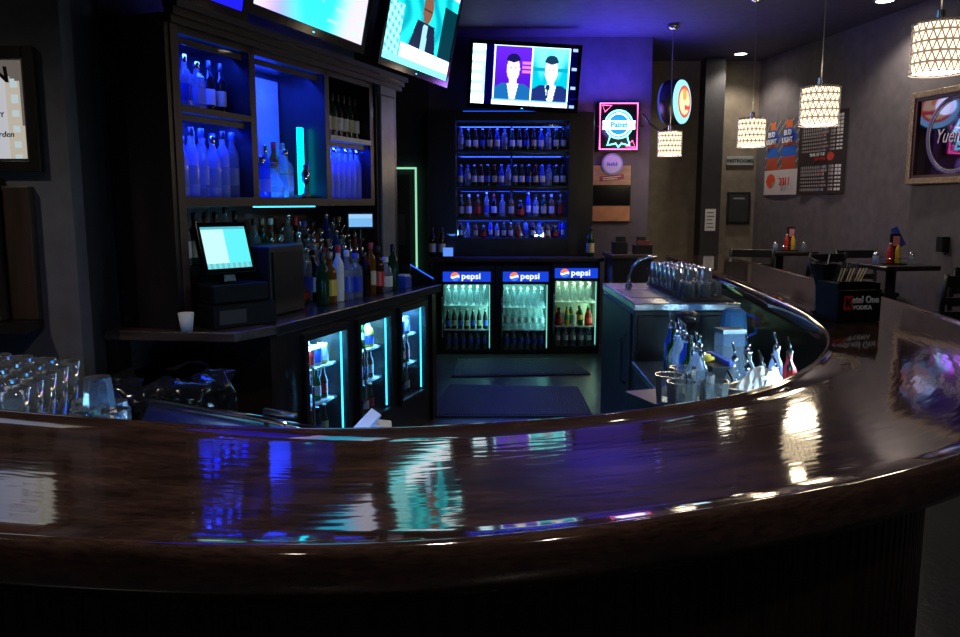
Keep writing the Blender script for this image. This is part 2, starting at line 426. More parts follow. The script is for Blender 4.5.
# top: flat board with a low rounded rail at the guests' edge and a small lip inside
prof = [(0, .0, ZB), (0, -.006, ZB+.02), (0, -.008, ZT-.008), (0, -.004, ZT+.004), (0, .006, ZT+.008), (0, .016, ZT+.005), (0, .024, ZT)]
prof += [(f, 0, ZT) for f in (.15, .3, .45, .6, .75, .88)]
prof += [(1, -.03, ZT), (1, -.02, ZT+.003), (1, -.008, ZT+.0045), (1, .002, ZT+.001), (1, .008, ZT-.008), (1, .011, ZT-.024), (1, .010, ZT-.045), (1, .003, ZT-.064), (1, -.008, ZB-.006), (1, -.03, ZB-.01), (1, -.06, ZB)]
swept('bar_top', prof, M['bar'], bar)
# beaded front panel well inside the overhang
def offs(i, d):
    a, c = ci[i], co[i]; v = (a-c).normalized(); return c+v*d
pv = resample([offs(i, .33) for i in range(NI)], 900); pb = resample([offs(i, .40) for i in range(NI)], 900)
b = MB(); vs = []; n = 900
for i in range(n):
    a, c = pv[i], pb[i]; g = (.006 if i % 4 == 0 else 0)
    q = a+(c-a).normalized()*g
    vs += [(q.x, q.y, .09), (q.x, q.y, ZB-.001), (c.x, c.y, ZB-.001), (c.x, c.y, .0)]
fs = []
for i in range(n-1):
    o_ = i*4
    fs += [(o_, o_+4, o_+5, o_+1), (o_+1, o_+5, o_+6, o_+2), (o_+2, o_+6, o_+7, o_+3), (o_+3, o_+7, o_+4, o_)]
fs += [(0, 1, 2, 3), tuple((n-1)*4+k for k in (3, 2, 1, 0))]
b.add(vs, fs); plabel(b.build('front_panel', M['panel'], bar), 'dark vertical beaded front panelling')
swept('rail_moulding', [(1, -.30, ZB-.012), (1, -.09, ZB-.012), (1, -.075, ZB-.03), (1, -.09, ZB-.055), (1, -.14, ZB-.06), (1, -.30, ZB-.09)], M['ebony'], bar)

# ------------------------------------------------------------------ bottle kinds
KIND = {
    'liquor': dict(p=[(.001, 0), (.036, 0), (.038, .008), (.038, .175), (.034, .195), (.018, .222), (.0145, .232), (.0145, .272)], cap=(.017, .262, .30), lab=(.0386, .045, .14), n=14),
    'slim': dict(p=[(.001, 0), (.031, 0), (.032, .01), (.033, .21), (.028, .235), (.0145, .262), (.0135, .30)], cap=(.016, .29, .33), lab=(.0336, .06, .15), n=14),
    'wine': dict(p=[(.001, 0), (.036, 0), (.037, .01), (.037, .19), (.03, .215), (.0155, .235), (.0145, .30)], cap=(.0165, .25, .305), lab=(.0376, .05, .14), n=14),
    'square': dict(p=[(.001, 0), (.046, 0), (.047, .01), (.047, .17), (.042, .19), (.017, .215), (.0155, .255)], cap=(.02, .245, .275), lab=(.0476, .04, .13), n=4),
    'beer': dict(p=[(.001, 0), (.029, 0), (.0305, .008), (.0305, .125), (.026, .15), (.0145, .18), (.0125, .225)], cap=(.0145, .218, .232), lab=(.031, .04, .11), n=12),
    'stout': dict(p=[(.001, 0), (.045, 0), (.048, .01), (.048, .12), (.04, .15), (.018, .17), (.016, .20)], cap=(.022, .19, .225), lab=(.0486, .03, .10), n=14),
    'decanter': dict(p=[(.001, 0), (.05, 0), (.056, .02), (.056, .07), (.03, .12), (.016, .14), (.018, .165)], cap=(.024, .165, .20), lab=(.0566, .03, .06), n=14),
    'can': dict(p=[(.001, 0), (.026, 0), (.0325, .01), (.0325, .11), (.027, .12)], cap=(.027, .118, .122), lab=(.033, .02, .10), n=12),
    'soda': dict(p=[(.001, 0), (.030, 0), (.033, .012), (.031, .08), (.033, .13), (.027, .17), (.013, .20), (.0125, .215)], cap=(.0145, .212, .232), lab=(.0336, .075, .135), n=12),
}
protos = {}
def k_free(k): return k != 'square'
def bottle(kind, g, cap, lab, loc, name, label, cat='bottle', group=None, parts=False, spout=False, s=1, rz=None):
    key = (kind, g, cap, lab, parts, spout, name)
    K = KIND[kind]; cr, c0, c1 = K['cap']; lr, l0, l1 = K['lab']; n = K['n']
    if key not in protos:
        def body(b):
            b.lathe(K['p'], n, a0=math.pi/4 if n == 4 else 0, smooth=n > 4); r, z = K['p'][-1]; b.disc(r, z, n)
            return b
        def capm(b, mi=0): b.lathe([(cr*.96, c0), (cr, c0+.002), (cr, c1-.003), (cr*.85, c1)], 10, mi=mi); b.disc(cr*.85, c1, 10, mi=mi); return b
        def labm(b, mi=0):
            if n == 4: return b.lathe([(lr, l0), (lr, l1)], 4, mi=mi, a0=math.pi/4, smooth=False)
            return b.lathe([(lr, l0), (lr, l1)], 12, mi=mi, a0=R(180), arc=R(250))
        if parts:
            o = body(MB()).build(name, M[g])
            if spout:
                sp = MB().lathe([(.015, c0), (.016, c0+.02), (.006, c0+.03)], 8)
                sp.tube([(0, 0, c0+.025), (0, 0, c0+.045), (.012, 0, c0+.065), (.022, 0, c0+.085)], .0055, 6)
                sp.build('pour_spout', M[cap], o)
            else: capm(MB()).build('cap', M[cap], o)
            labm(MB()).build('paper_label', M[lab], o)
        else:
            b = body(MB()); capm(b, 1); labm(b, 2); o = b.build(name, [M[g], M[cap], M[lab]])
        protos[key] = o
    else: o = copy_tree(protos[key])
    o.location = loc; o.scale = (s, s, s); o.rotation_euler = (0, 0, (random.uniform(-.6, .6)-R(35) if k_free(kind) else TH) if rz is None else rz)
    tag(o, label, cat, group); return o
def kr(k): return KIND[k]['lab'][0]*(1.0 if k != 'square' else 1.0)
def pack(x0, x1, n, pick, s=1):
    """centres for up to n bottles side by side between x0 and x1 without touching"""
    while n > 1 and sum(2*kr(pick(i)[0])*s+.003 for i in range(n)) > x1-x0: n -= 1
    gap = ((x1-x0)-sum(2*kr(pick(i)[0])*s for i in range(n)))/n
    out = []; x = x0
    for i in range(n):
        w = 2*kr(pick(i)[0])*s+gap; out.append((i, x+w/2, pick(i))); x += w
    return out
LN = dict(g_clear='clear', g_frost='frosted', g_dark='black glass', g_green='green glass', g_amber='amber', g_brown='brown glass', g_blue='blue glass', g_red='red')
CN = dict(black='black cap', chrome='silver cap', white='white cap', red='red cap', gold='gold cap', blue='blue cap', yellow='yellow cap', green='green cap', orange='orange cap')

# ------------------------------------------------------------------ left back bar: display cabinet (upper)
cab = thing('display_cabinet', 'tall black open display cabinet of three bays above the angled back counter', 'cabinet', LB(0, 0, .99), TH)
def Z(z): return z-.99
body = MB()
body.box(-.05, 0, 0, .34, Z(.992), Z(2.40))
for u0, u1 in ((.57, .62), (1.32, 1.37), (1.90, 1.95)): body.box(u0, u1, .005, .34, Z(1.60), Z(2.36))
body.box(0, 1.95, .005, .34, Z(1.555), Z(1.60)); body.box(0, 1.95, .005, .34, Z(2.33), Z(2.40))
body.box(0, 2.32, .34, .355, Z(.992), Z(2.40))
body.build('carcass', M['ebony'], cab)
MB().box(-.02, .03, -.006, .005, Z(1.0), Z(2.36)).build('side_panel', M['brown'], cab)
MB().box(1.98, 2.30, .0, .34, Z(.992), Z(2.36)).build('corner_post', M['ebony'], cab, bevel=.004)
p = MB(); p.box(2.02, 2.22, -.02, 0, Z(1.02), Z(2.30)); p.box(2.0, 2.24, -.03, 0, Z(2.30), Z(2.36)); p.box(2.0, 2.24, -.03, 0, Z(.992), Z(1.06))
plabel(p.build('pilaster', mat('wood_toned_as_lit', (.22, .22, .25), .28), cab, bevel=.004), 'wood pilaster toned lighter grey to show the light on it')  # lit wood: the lighter grey puts the light into its colour
c = MB()
for k, (dz, dy) in enumerate(((0, .03), (.03, .05), (.06, .08))): c.box(-.03-dy*.3, 2.34, -dy, 0, Z(2.36+dz), Z(2.39+dz))
c.build('cornice', M['ebony'], cab)
MB().box(0, .57, .0, .34, Z(1.985), Z(2.015)).build('shelf', M['ebony'], cab)
MB().box(1.37, 1.90, .0, .33, Z(1.955), Z(1.985)).build('shelf', M['white'], cab)
MB().box(.01, .57, .325, .338, Z(1.6), Z(2.3)).build('bay_back', M['ebony'], cab)
MB().box(.63, 1.31, .325, .338, Z(1.6), Z(2.3)).build('bay_back', M['back_white'], cab)
MB().box(1.38, 1.89, .325, .338, Z(1.6), Z(1.95)).build('bay_back', M['ebony'], cab)
MB().box(.01, .62, .33, .339, Z(1.30), Z(1.55)).build('pale_splash_panel', M['wall_grey'], cab)
MB().box(.62, 1.2, .02, .05, Z(1.548), Z(1.554)).build('light_strip', M['led_cyan'], cab)
tb = thing('light_tube', 'glowing upright cyan light tube in the middle bay among the decanters', 'light', LB(1.26, .15, 1.601), TH)
MB().box(-.03, .03, -.03, .03, 0, .02).build('base', M['black'], tb)
MB().cyl(.011, .02, .42, 12, (-.014, 0)).build('tube', M['tube_cyan'], tb)
MB().cyl(.011, .02, .42, 12, (.014, -.005)).build('tube', M['tube_cyan'], tb)
# blue strips inside bays (real strips with lamps beneath)
for (u0, u1, zt, pw) in ((.03, .55, 1.98, 1.3), (.03, .55, 2.32, 1.0), (.66, 1.30, 2.32, 1.4), (1.4, 1.88, 1.95, 1.6)):
    MB().box(u0, u1, .03, .034, Z(zt-.03), Z(zt-.0005)).build('shelf_lip', M['ebony'], cab); MB().box(u0, u1, .036, .046, Z(zt-.008), Z(zt-.0005)).build('light_strip', M['led_blue'], cab)
    light('AREA', LB((u0+u1)/2, .10, zt-.02), (.01, .04, 1), pw*9, u1-u0, (R(42), 0, TH), .06)
light('AREA', LB(.98, .18, 1.605), (.02, .25, 1), 2.0, .5, (R(180), 0, TH), .1)

def bay_row(u0, u1, w, z, n, kinds, where, group, **kw):
    for i, u, (k, g, cp, lb) in pack(u0, u1, n, lambda i: kinds[i % len(kinds)], kw.get('s', 1)):
        bottle(k, g, cp, lb, LB(u, w, z+.001), kw.get('name', 'liquor_bottle'), '%s bottle, %s, %s from left, %s' % (LN[g], CN[cp], ORD[i], where), 'bottle', group, s=kw.get('s', 1))
# bay 1 upper: six clear bottles low, three labelled wines at right
bay_row(.01, .35, .12, 2.015, 4, [('square', 'g_clear', 'chrome', 'g_frost'), ('slim', 'g_frost', 'blue', 'g_clear'), ('liquor', 'g_clear', 'chrome', 'g_blue')], 'top shelf of the blue first bay', 'blue lit bottles on the top shelf of the first bay', s=.85)
bay_row(.37, .55, .14, 2.015, 3, [('wine', 'g_dark', 'black', 'white'), ('wine', 'g_dark', 'black', 'cream')], 'dark wines in the top first bay', 'wine bottles in the first bay', name='wine_bottle', s=.85)
bay_row(.01, .565, .10, 1.60, 7, [('slim', 'g_clear', 'blue', 'g_frost'), ('liquor', 'g_frost', 'chrome', 'g_clear'), ('slim', 'g_frost', 'black', 'g_clear')], 'front row, lower first bay', 'front bottles in the lower first bay')
bay_row(.01, .565, .22, 1.60, 7, [('slim', 'g_frost', 'blue', 'g_clear'), ('liquor', 'g_clear', 'black', 'g_frost')], 'back row, lower first bay', 'back bottles in the lower first bay')
bay_row(.635, 1.10, .12, 1.60, 4, [('decanter', 'g_clear', 'chrome', 'g_clear'), ('stout', 'g_blue', 'chrome', 'g_frost'), ('decanter', 'g_frost', 'gold', 'g_clear'), ('square', 'g_clear', 'chrome', 'g_frost')], 'front row, middle bay with the light tube', 'decanters in the middle bay', name='decanter')
bay_row(.635, 1.28, .26, 1.60, 7, [('slim', 'g_frost', 'gold', 'g_amber'), ('wine', 'g_blue', 'chrome', 'white'), ('slim', 'g_amber', 'red', 'g_clear')], 'behind the middle bay decanters', 'tall bottles behind the decanters')
bay_row(1.38, 1.895, .10, 1.985, 7, [('wine', 'g_dark', 'black', 'white'), ('wine', 'g_dark', 'black', 'paper'), ('wine', 'g_green', 'black', 'cream')], 'on the white shelf, third bay', 'wine bottles on the white shelf', name='wine_bottle', s=.9)
bay_row(1.375, 1.895, .09, 1.60, 7, [('slim', 'g_frost', 'chrome', 'g_frost'), ('slim', 'g_frost', 'blue', 'g_frost')], 'front row under the white shelf', 'frosted bottles under the white shelf')
bay_row(1.42, 1.88, .2, 1.60, 6, [('slim', 'g_frost', 'blue', 'g_frost')], 'back row under the white shelf', 'frosted bottles behind under the white shelf')
# two model figures among decanters: a small trophy
tr = thing('trophy', 'small gilt winged trophy figure standing at the front of the middle bay', 'trophy', LB(1.14, .045, 1.601), TH)
MB().lathe([(.001, 0), (.03, 0), (.03, .02), (.012, .03), (.008, .07)], 10).build('foot', M['gold'], tr)
MB().lathe([(.008, .07), (.022, .10), (.026, .14), (.012, .17), (.014, .19), (.001, .205)], 10).build('figure', M['chrome'], tr)
MB().tube([(.01, 0, .13), (.04, 0, .17), (.055, 0, .21)], .007, 6).build('wing', M['gold'], tr)

# ------------------------------------------------------------------ left counter and coolers
ct = thing('back_counter', 'long black counter slab running along the angled back bar over the coolers', 'counter', LB(.22, 0, 0), TH)
MB().box(0, 2.09, -.34, .335, .935, .99).build('counter_top', mat('black_laminate', (.02, .02, .024), .22), ct, bevel=.006)
bb = MB(); bb.box(0, .18, -.30, .33, 0, .934)
bb.build('end_panel', M['ebony'], ct)
bb = MB(); bb.box(2.0, 2.07, -.30, .33, 0, .934); bb.build('end_panel', M['ebony'], ct)

def cooler(t, W, D, H, openings, z0, z1, shelf_z, frame_m, led, inner_m, headers=None, fr=.035, hand=True):
    """open-fronted box with glazed doors; local: x right, y back, front at y=0"""
    b = MB(); b.box(0, W, .03, D, 0, z0-.02); b.box(0, W, .03, D, z1+.02, H); b.box(0, W, D-.02, D, z0-.02, z1+.02)
    b.box(0, openings[0][0]-.01, .03, D-.02, z0-.02, z1+.02); b.box(openings[-1][1]+.01, W, .03, D-.02, z0-.02, z1+.02)
    for a, c_ in zip(openings, openings[1:]): b.box(a[1]+.01, c_[0]-.01, .03, D-.02, z0-.02, z1+.02)
    b.build('body', frame_m, t)
    li = MB()
    for x0, x1 in openings:
        li.box(x0-.009, x1+.009, D-.03, D-.021, z0-.019, z1+.019)
    li.build('liner', inner_m, t)
    for n_, (x0, x1) in enumerate(openings):
        for sz in shelf_z:
            MB().box(x0-.008, x1+.008, .08, D-.035, sz-.012, sz).build('shelf', M['white'], t)
        d = MB()
        d.box(x0-fr, x0, 0, .028, z0-fr, z1+fr); d.box(x1, x1+fr, 0, .028, z0-fr, z1+fr)
        d.box(x0, x1, 0, .028, z0-fr, z0); d.box(x0, x1, 0, .028, z1, z1+fr)
        d = d.build('door', frame_m, t)
        MB().box(x0, x1, .012, .016, z0, z1).build('glass_pane', M['pane'], d)
        if hand: MB().tube([(x0-fr*.5, -.002, z0+.12), (x0-fr*.5, -.03, z0+.14), (x0-fr*.5, -.03, z1-.14), (x0-fr*.5, -.002, z1-.12)], .007).build('handle', M['steel'], d)
        MB().box(x1-.009, x1-.002, .035, .043, z0+.01, z1-.01).build('light_strip', M[led], t)
cl = thing('bar_cooler', 'low black three-door glass cooler glowing blue under the angled back counter', 'cooler', LB(.42, -.315, 0), TH)
OPS = [(.12, .53), (.70, 1.10), (1.27, 1.65)]
cooler(cl, 1.77, .62, .925, OPS, .27, .86, (.47, .67), M['black'], 'led_cyan', M['back_white'])
for x0, x1 in OPS:
    light('AREA', LB(.42+(x0+x1)/2, -.315+.12, .85), (.15, .6, 1), 16.0, .34, (R(25), 0, TH), .08)
    light('AREA', LB(.42+x1-.03, -.315+.3, .57), (.12, .5, 1), 6, .3, (0, R(90), TH), .5)
CK = [[('can', 'white', 'chrome', 'blue'), ('can', 'yellow', 'chrome', 'white'), ('can', 'white', 'chrome', 'red')],
      [('beer', 'g_brown', 'gold', 'cream'), ('beer', 'g_green', 'white', 'white'), ('beer', 'g_amber', 'red', 'white'), ('beer', 'g_dark', 'chrome', 'blue')],
      [('beer', 'g_green', 'chrome', 'white'), ('beer', 'g_brown', 'yellow', 'red'), ('soda', 'g_clear', 'blue', 'blue')]]
DN = ['first', 'second', 'third']; SN = ['lowest', 'middle', 'top']
CNM = dict(white='white', yellow='yellow', g_brown='brown', g_green='green', g_amber='amber', g_dark='dark', g_clear='clear')
for di, (x0, x1) in enumerate(OPS):
    for si, sz in enumerate((.27, .47, .67)):
        ks = CK[(2-si+di) % 3] if si == 2 else CK[1+(si+di) % 2]
        if si == 2: ks = [CK[0], [('stout', 'yellow', 'blue', 'blue'), ('can', 'yellow', 'chrome', 'white'), ('soda', 'g_green', 'green', 'white')], [('can', 'white', 'chrome', 'blue'), ('can', 'blue', 'chrome', 'white')]][di]
        for r_ in range(2):
            n = 6
            for i, u, (k, g, cp, lb) in pack(.42+x0+.01, .42+x1-.03, n, lambda i: ks[(i+r_) % len(ks)]):
                s = .78 if k != 'can' else 1
                kk = 'can' if k == 'can' else 'bottle'
                bottle(k, g, cp, lb, LB(u, -.315+.125+r_*.12, sz+.0005 if si else .2505), 'drink_can' if kk == 'can' else 'beer_bottle',
                       '%s %s, %s in %s row, %s shelf, %s blue cooler door' % (CNM.get(g, 'blue'), kk, ORD[i], 'front' if r_ == 0 else 'back', SN[si], DN[di]), kk, 'drinks in the blue cooler', s=s)
# floor of the cooler openings is the body box: z0-.02
# POS shelf
ps = thing('register_shelf', 'thick dark wood ledge carrying the cash register at the end of the counter', 'shelf', (-1.35, 3.8, 0))
sh = lambda P: [(x+1.35, y-3.8) for x, y in P]
MB().prism(sh([(-1.735, 3.64), (-1.11, 3.575), (-.978, 3.790), (-1.609, 4.015), (-1.712, 3.745)]), .945, .989).build('ledge_top', M['beam'], ps, bevel=.004)
MB().prism(sh([(-1.73, 3.66), (-1.68, 3.66), (-1.68, 3.79), (-1.73, 3.79)]), 0, .944).build('side_support', M['ebony'], ps)
tbn = thing('trash_bin', 'round bin under the register shelf lined with a shiny crumpled black bag', 'bin', (-1.27, 3.20, .0)); t_bag = .07
MB().lathe([(.001, .0), (.17, 0), (.21, .74)], 24).build('bin_body', M['black'], tbn)
vs = []; fs = []; n = 48
for j in range(9):
    for i in range(n):
        a = 2*math.pi*i/n; q = j/8
        rr = .245+.02*math.sin(a*7+j*1.7)*(.4+q)+.012*math.sin(a*17-j)+(.0 if j < 6 else -(j-6)*.05)
        zz = .56+.32*min(1, q*1.25)+.02*math.sin(a*5+j)*(q)
        vs.append((rr*math.cos(a), rr*math.sin(a), zz))
for j in range(8):
    for i in range(n): fs.append((j*n+i, j*n+(i+1) % n, (j+1)*n+(i+1) % n, (j+1)*n+i))
MB().add(vs, fs, 0, True).build('bag_liner', M['bag'], tbn)
# cash register with tilted touch screen
cr = thing('cash_register', 'black till with a tilted glowing cyan touch screen on the wood ledge', 'cash register', (-1.209, 3.857, .9895), R(48))
MB().box(-.17, .17, -.13, .15, 0, .11).build('cash_drawer', M['matte'], cr, bevel=.006)
MB().box(-.15, .15, -.10, .13, .111, .20).build('till_body', M['matte'], cr, bevel=.01)
MB().box(-.14, .0, -.134, -.1305, .02, .085).build('drawer_front', mat('grey_printed_front', (.05, .045, .045), .5, spec=.2), cr)
MB().box(-.03, .03, .0, .05, .20, .30).build('neck', M['black'], cr)
sc_ = MB().box(-.135, .135, -.01, .03, -.02, .235).build('screen_housing', M['gloss_black'], cr, bevel=.006, loc=(-.01, -.02, .265), rot=(R(-18), 0, 0))
def pos(u, v):
    if v < .1: return (.12, .55, .6) if int(u*16) % 2 else (.2, .7, .75)
    if v > .92: return (.1, .5, .6)
    if u < .52: return (.55, 1, .95)
    return (.12, .85, .9)
grid_sheet('touch_screen', .235, .205, 16, 16, pos, attr_mat('register_screen', 1.1), sc_, (-.1175, -.0115, .005))
cup = thing('paper_cup', 'small white paper cup on the ledge beside the till', 'cup', (-1.345, 3.625, .9895))
MB().lathe([(.001, 0), (.026, 0), (.036, .085), (.034, .085), (.025, .004)], 18).build('cup_body', M['paper'], cup)
# black box beside the till
t = thing('speaker_box', 'tall black box speaker between the till and the liquor bottles', 'speaker', LB(.62, -.02, .9905), TH)
MB().box(-.16, .16, -.13, .14, 0, .36).build('cabinet_body', M['rubber'], t, bevel=.01)
MB().box(-.14, .14, -.14, -.131, .03, .33).build('grille', M['black'], t)
# riser with bottles
rs = thing('bottle_riser', 'black two-step riser holding liquor bottles against the splash wall', 'riser', LB(.85, 0, .9905), TH)
MB().box(0, 1.10, .09, .325, 0, .09).build('lower_step', M['ebony'], rs)
MB().box(0, 1.10, .20, .325, .09, .19).build('upper_step', M['ebony'], rs)
rs2 = thing('bottle_riser', 'short black riser behind the till holding a row of capped bottles', 'riser', LB(.03, 0, .9905), TH)
MB().box(0, .80, .20, .325, 0, .26).build('riser_box', M['ebony'], rs2)
LK = [('liquor', 'g_clear', 'black', 'white'), ('square', 'g_amber', 'black', 'cream'), ('slim', 'g_clear', 'chrome', 'blue'), ('liquor', 'g_green', 'gold', 'cream'), ('stout', 'g_brown', 'gold', 'red'), ('wine', 'g_dark', 'red', 'white'), ('liquor', 'g_amber', 'white', 'paper'), ('slim', 'g_blue', 'chrome', 'white'), ('square', 'g_clear', 'blue', 'g_frost'), ('decanter', 'g_amber', 'gold', 'red')]
def lrow(u0, u1, n, w, z, off, where, grp, sp=False, s=1, ks=LK):
    for i, uu, (k, g, cp, lb) in pack(u0, u1, n, lambda i: ks[(i*(3 if len(ks) % 3 else 2)+off) % len(ks)], s):
        if sp: cp = 'chrome'
        bottle(k, g, cp, lb, LB(uu, w+random.uniform(-.004, .004), z), 'liquor_bottle', '%s bottle, %s, %s from left, %s' % (LN[g], 'chrome pour spout' if sp else CN[cp], ORD[i], where), 'bottle', grp, True, sp, s)
lrow(.87, 1.94, 13, .26, 1.1815, 0, 'top riser step', 'liquor bottles on the top riser step')
lrow(.87, 1.94, 13, .14, 1.0815, 3, 'lower riser step', 'liquor bottles on the lower riser step', sp=True)
lrow(.86, 1.95, 12, .03, .9905, 6, 'second row on the angled counter', 'liquor bottles in the second counter row', sp=True)
FR = [('wine', 'g_green', 'black', 'g_green'), ('square', 'g_dark', 'black', 'g_brown'), ('liquor', 'g_amber', 'gold', 'yellow'), ('slim', 'g_amber', 'red', 'cream'), ('slim', 'white', 'red', 'paper'), ('liquor', 'g_brown', 'black', 'red'), ('liquor', 'g_clear', 'white', 'blue'), ('stout', 'g_clear', 'white', 'paper'), ('square', 'g_clear', 'blue', 'blue')]
LN['white'] = 'opaque white'
lrow(.92, 1.94, 10, -.15, .9905, 0, 'front row on the angled counter', 'liquor bottles in the front counter row', ks=FR)
for i in range(9):
    k, g, cp, lb = LK[(i*3+1) % 10]
    bottle('liquor' if k in ('square', 'decanter', 'stout') else k, g, 'black', lb, LB(.07+.085*i, .265, 1.2515), 'liquor_bottle', '%s bottle, black cap, %s from left on the riser behind the till' % (LN[g], ORD[i]), 'bottle', 'bottles behind the till', True, s=.9)
# little monitor and card terminal at the counter end
t = thing('small_monitor', 'small glowing pale blue monitor on a pole above the liquor bottles', 'monitor', LB(1.60, -.065, .9905), TH-R(55))
MB().box(-.025, .025, -.025, .025, 0, .015).build('foot', M['black'], t)
MB().cyl(.008, .015, .50, 10).build('pole', M['black'], t)
MB().box(-.085, .085, -.03, -.01, .42, .52).build('housing', M['black'], t)
grid_sheet('screen', .15, .08, 4, 6, lambda u, v: (.2, .5, .9) if v < .7 else (.35, .65, 1), M['scr_dim'], t, (-.075, -.031, .43))
t = thing('card_terminal', 'slanted black card terminal with a blue edge at the counter end', 'card terminal', LB(2.20, -.2, .9905), TH-R(30))
b = MB(); b.prism([(-.1, 0), (.1, 0), (.1, .04), (-.1, .15)], -.05, .05, T=Matrix.Rotation(R(90), 4, 'X')); b.build('terminal_body', M['gloss_black'], t, bevel=.004)
MB().tube([(-.1, -.051, .153), (.1, -.051, .043)], .004, 6).build('blue_edge', M['led_blue'], t)
t = thing('napkin_box', 'small blue lit box beside the card terminal', 'box', LB(2.02, -.17, .9905), TH)
MB().box(-.05, .05, -.04, .04, 0, .08).build('box_body', M['blue'], t, bevel=.004)
MB().box(-.04, .04, -.03, .03, .08, .09).build('napkin', M['paper'], t)

# ------------------------------------------------------------------ TVs
def tv(name, label, loc, rz, W, H, tilt, fn, nx, ny, m, roll=0, arm=True):
    t = thing(name, label, 'television', loc, rot=(0, 0, rz))
    inner = bpy.data.objects.new('panel_housing', MB().box(-W/2-.035, W/2+.035, 0, .06, -.045, H+.035).mesh('panel_housing', M['gloss_black']))
    COL.objects.link(inner); inner.parent = t; inner.rotation_euler = (tilt, roll, 0)
    grid_sheet('screen', W, H, nx, ny, fn, m, inner, (-W/2, -.002, 0))
    b_ = MB(); w_ = .03
    b_.box(-W/2-.04, W/2+.04, -.008, .0, -.05, -.004); b_.box(-W/2-.04, W/2+.04, -.008, 0, H+.004, H+.04)
    b_.box(-W/2-.04, -W/2-.004, -.008, 0, -.004, H+.004); b_.box(W/2+.004, W/2+.04, -.008, 0, -.004, H+.004)
    b_.build('bezel', M['gloss_black'], inner)
    MB().box(-.01, .01, -.0095, -.008, -.032, -.026).build('power_light', M['led_cyan'], inner)
    if arm: MB().box(-.1, .1, .061, .20, H*.35, H*.65).build('wall_bracket', M['black'], t)
    return t
def sm(a, b, x): x = max(0, min(1, (x-a)/(b-a))); return x*x*(3-2*x)
def mixc(a, b, t): return tuple(a[i]*(1-t)+b[i]*t for i in range(3))
tv('wall_television', 'television showing a plain deep blue picture at the top of the left cabinet', LB(-.09, -.06, 2.50), TH, 1.05, .60, R(12), lambda u, v: (.01, .01, .9), 4, 4, attr_mat('blue_screen', 1.3))
def f1(u, v):
    c = mixc((.25, .18, .8), (.02, .5, .8), sm(.1, .45, u+v*.2))
    c = mixc(c, (.42, .40, .5), sm(.6, .85, u-v*.15))
    if u < .25: c = mixc((.5, .4, .8), c, sm(.0, .25, u))
    if u > .55 and abs((v*8+u*1.0) % 1-.5) < .06: c = mixc(c, (.3, .6, .9), .5)
    return c
tv('wall_television', 'television with a washed out cyan and white picture above the middle cabinet bays', LB(1.10, -.06, 2.56), TH, 1.14, .64, R(12), f1, 60, 34, attr_mat('cyan_screen', 2.3))
def f2(u, v):
    c = mixc((.0, .22, .28), (.01, .5, .5), .5+.5*math.sin(u*26+math.sin(v*9)*2))
    if u < .2 and v < .6: c = mixc((.0, .25, .35), (.35, .8, .75), .5+.5*math.sin(u*71+v*23)*math.cos(v*53-u*31))
    if u > .78 and v < .8: c = (.0, .02, .03)
    dx = (u-.53)
    if v < .52 and abs(dx) < .13+(.52-v)*.25: c = (.005, .01, .03)
    if v < .5 and abs(dx-.0) < .035+(.5-v)*.02: c = (.2, .4, .55)
    if ((u-.53)/.075)**2+((v-.68)/.17)**2 < 1: c = (.13, .055, .035)
    if ((u-.53)/.078)**2+((v-.78)/.11)**2 < 1 and v > .79: c = (.01, .006, .006)
    if .64 < v < .67 and abs(dx) < .06: c = (.04, .015, .01)
    if .08 < v < .22 and u > .22: c = (.9, .95, 1)
    if v < .08: c = (.15, .85, .95)
    if v > .93 and u > .6: c = (.8, 1, 1)
    return c
tv('wall_television', 'television showing a man in a dark suit before cyan curtains, over the passage', (-.475, 6.135, 2.55), TH, 1.16, .65, R(12), f2, 96, 54, attr_mat('news_screen', 2.4), arm=False)
tvm = bpy.data.objects[[o.name for o in bpy.data.objects if o.get('label', '').startswith('television showing a man')][0]]
MB().box(-.03, .03, .07, .12, .3, CEIL-2.55).build('ceiling_pole', M['black'], tvm)
def person(u, v, cx, sc, suit, shirt, skin, hair, c):
    dx = (u-cx)/sc; y = v
    if y < .36 and abs(dx) < .085+min(.055, (.36-y)*.6): c = suit
    if y < .36 and abs(dx) < .012+y*.08: c = shirt
    if abs(dx) < .026 and .32 < y < .46: c = skin
    if (dx/.046)**2+((y-.61)/.21)**2 < 1: c = skin
    if (dx/.050)**2+((y-.74)/.13)**2 < 1 and y > .715+abs(dx)*.8: c = hair
    for ex in (-.016, .016):
        if ((dx-ex)/.008)**2+((y-.63)/.016)**2 < 1: c = mixc(c, hair, .45)
    if abs(dx) < .014 and .50 < y < .515: c = mixc(c, hair, .35)
    if abs(dx-.002) < .003 and .54 < y < .60: c = mixc(c, hair, .12)
    return c
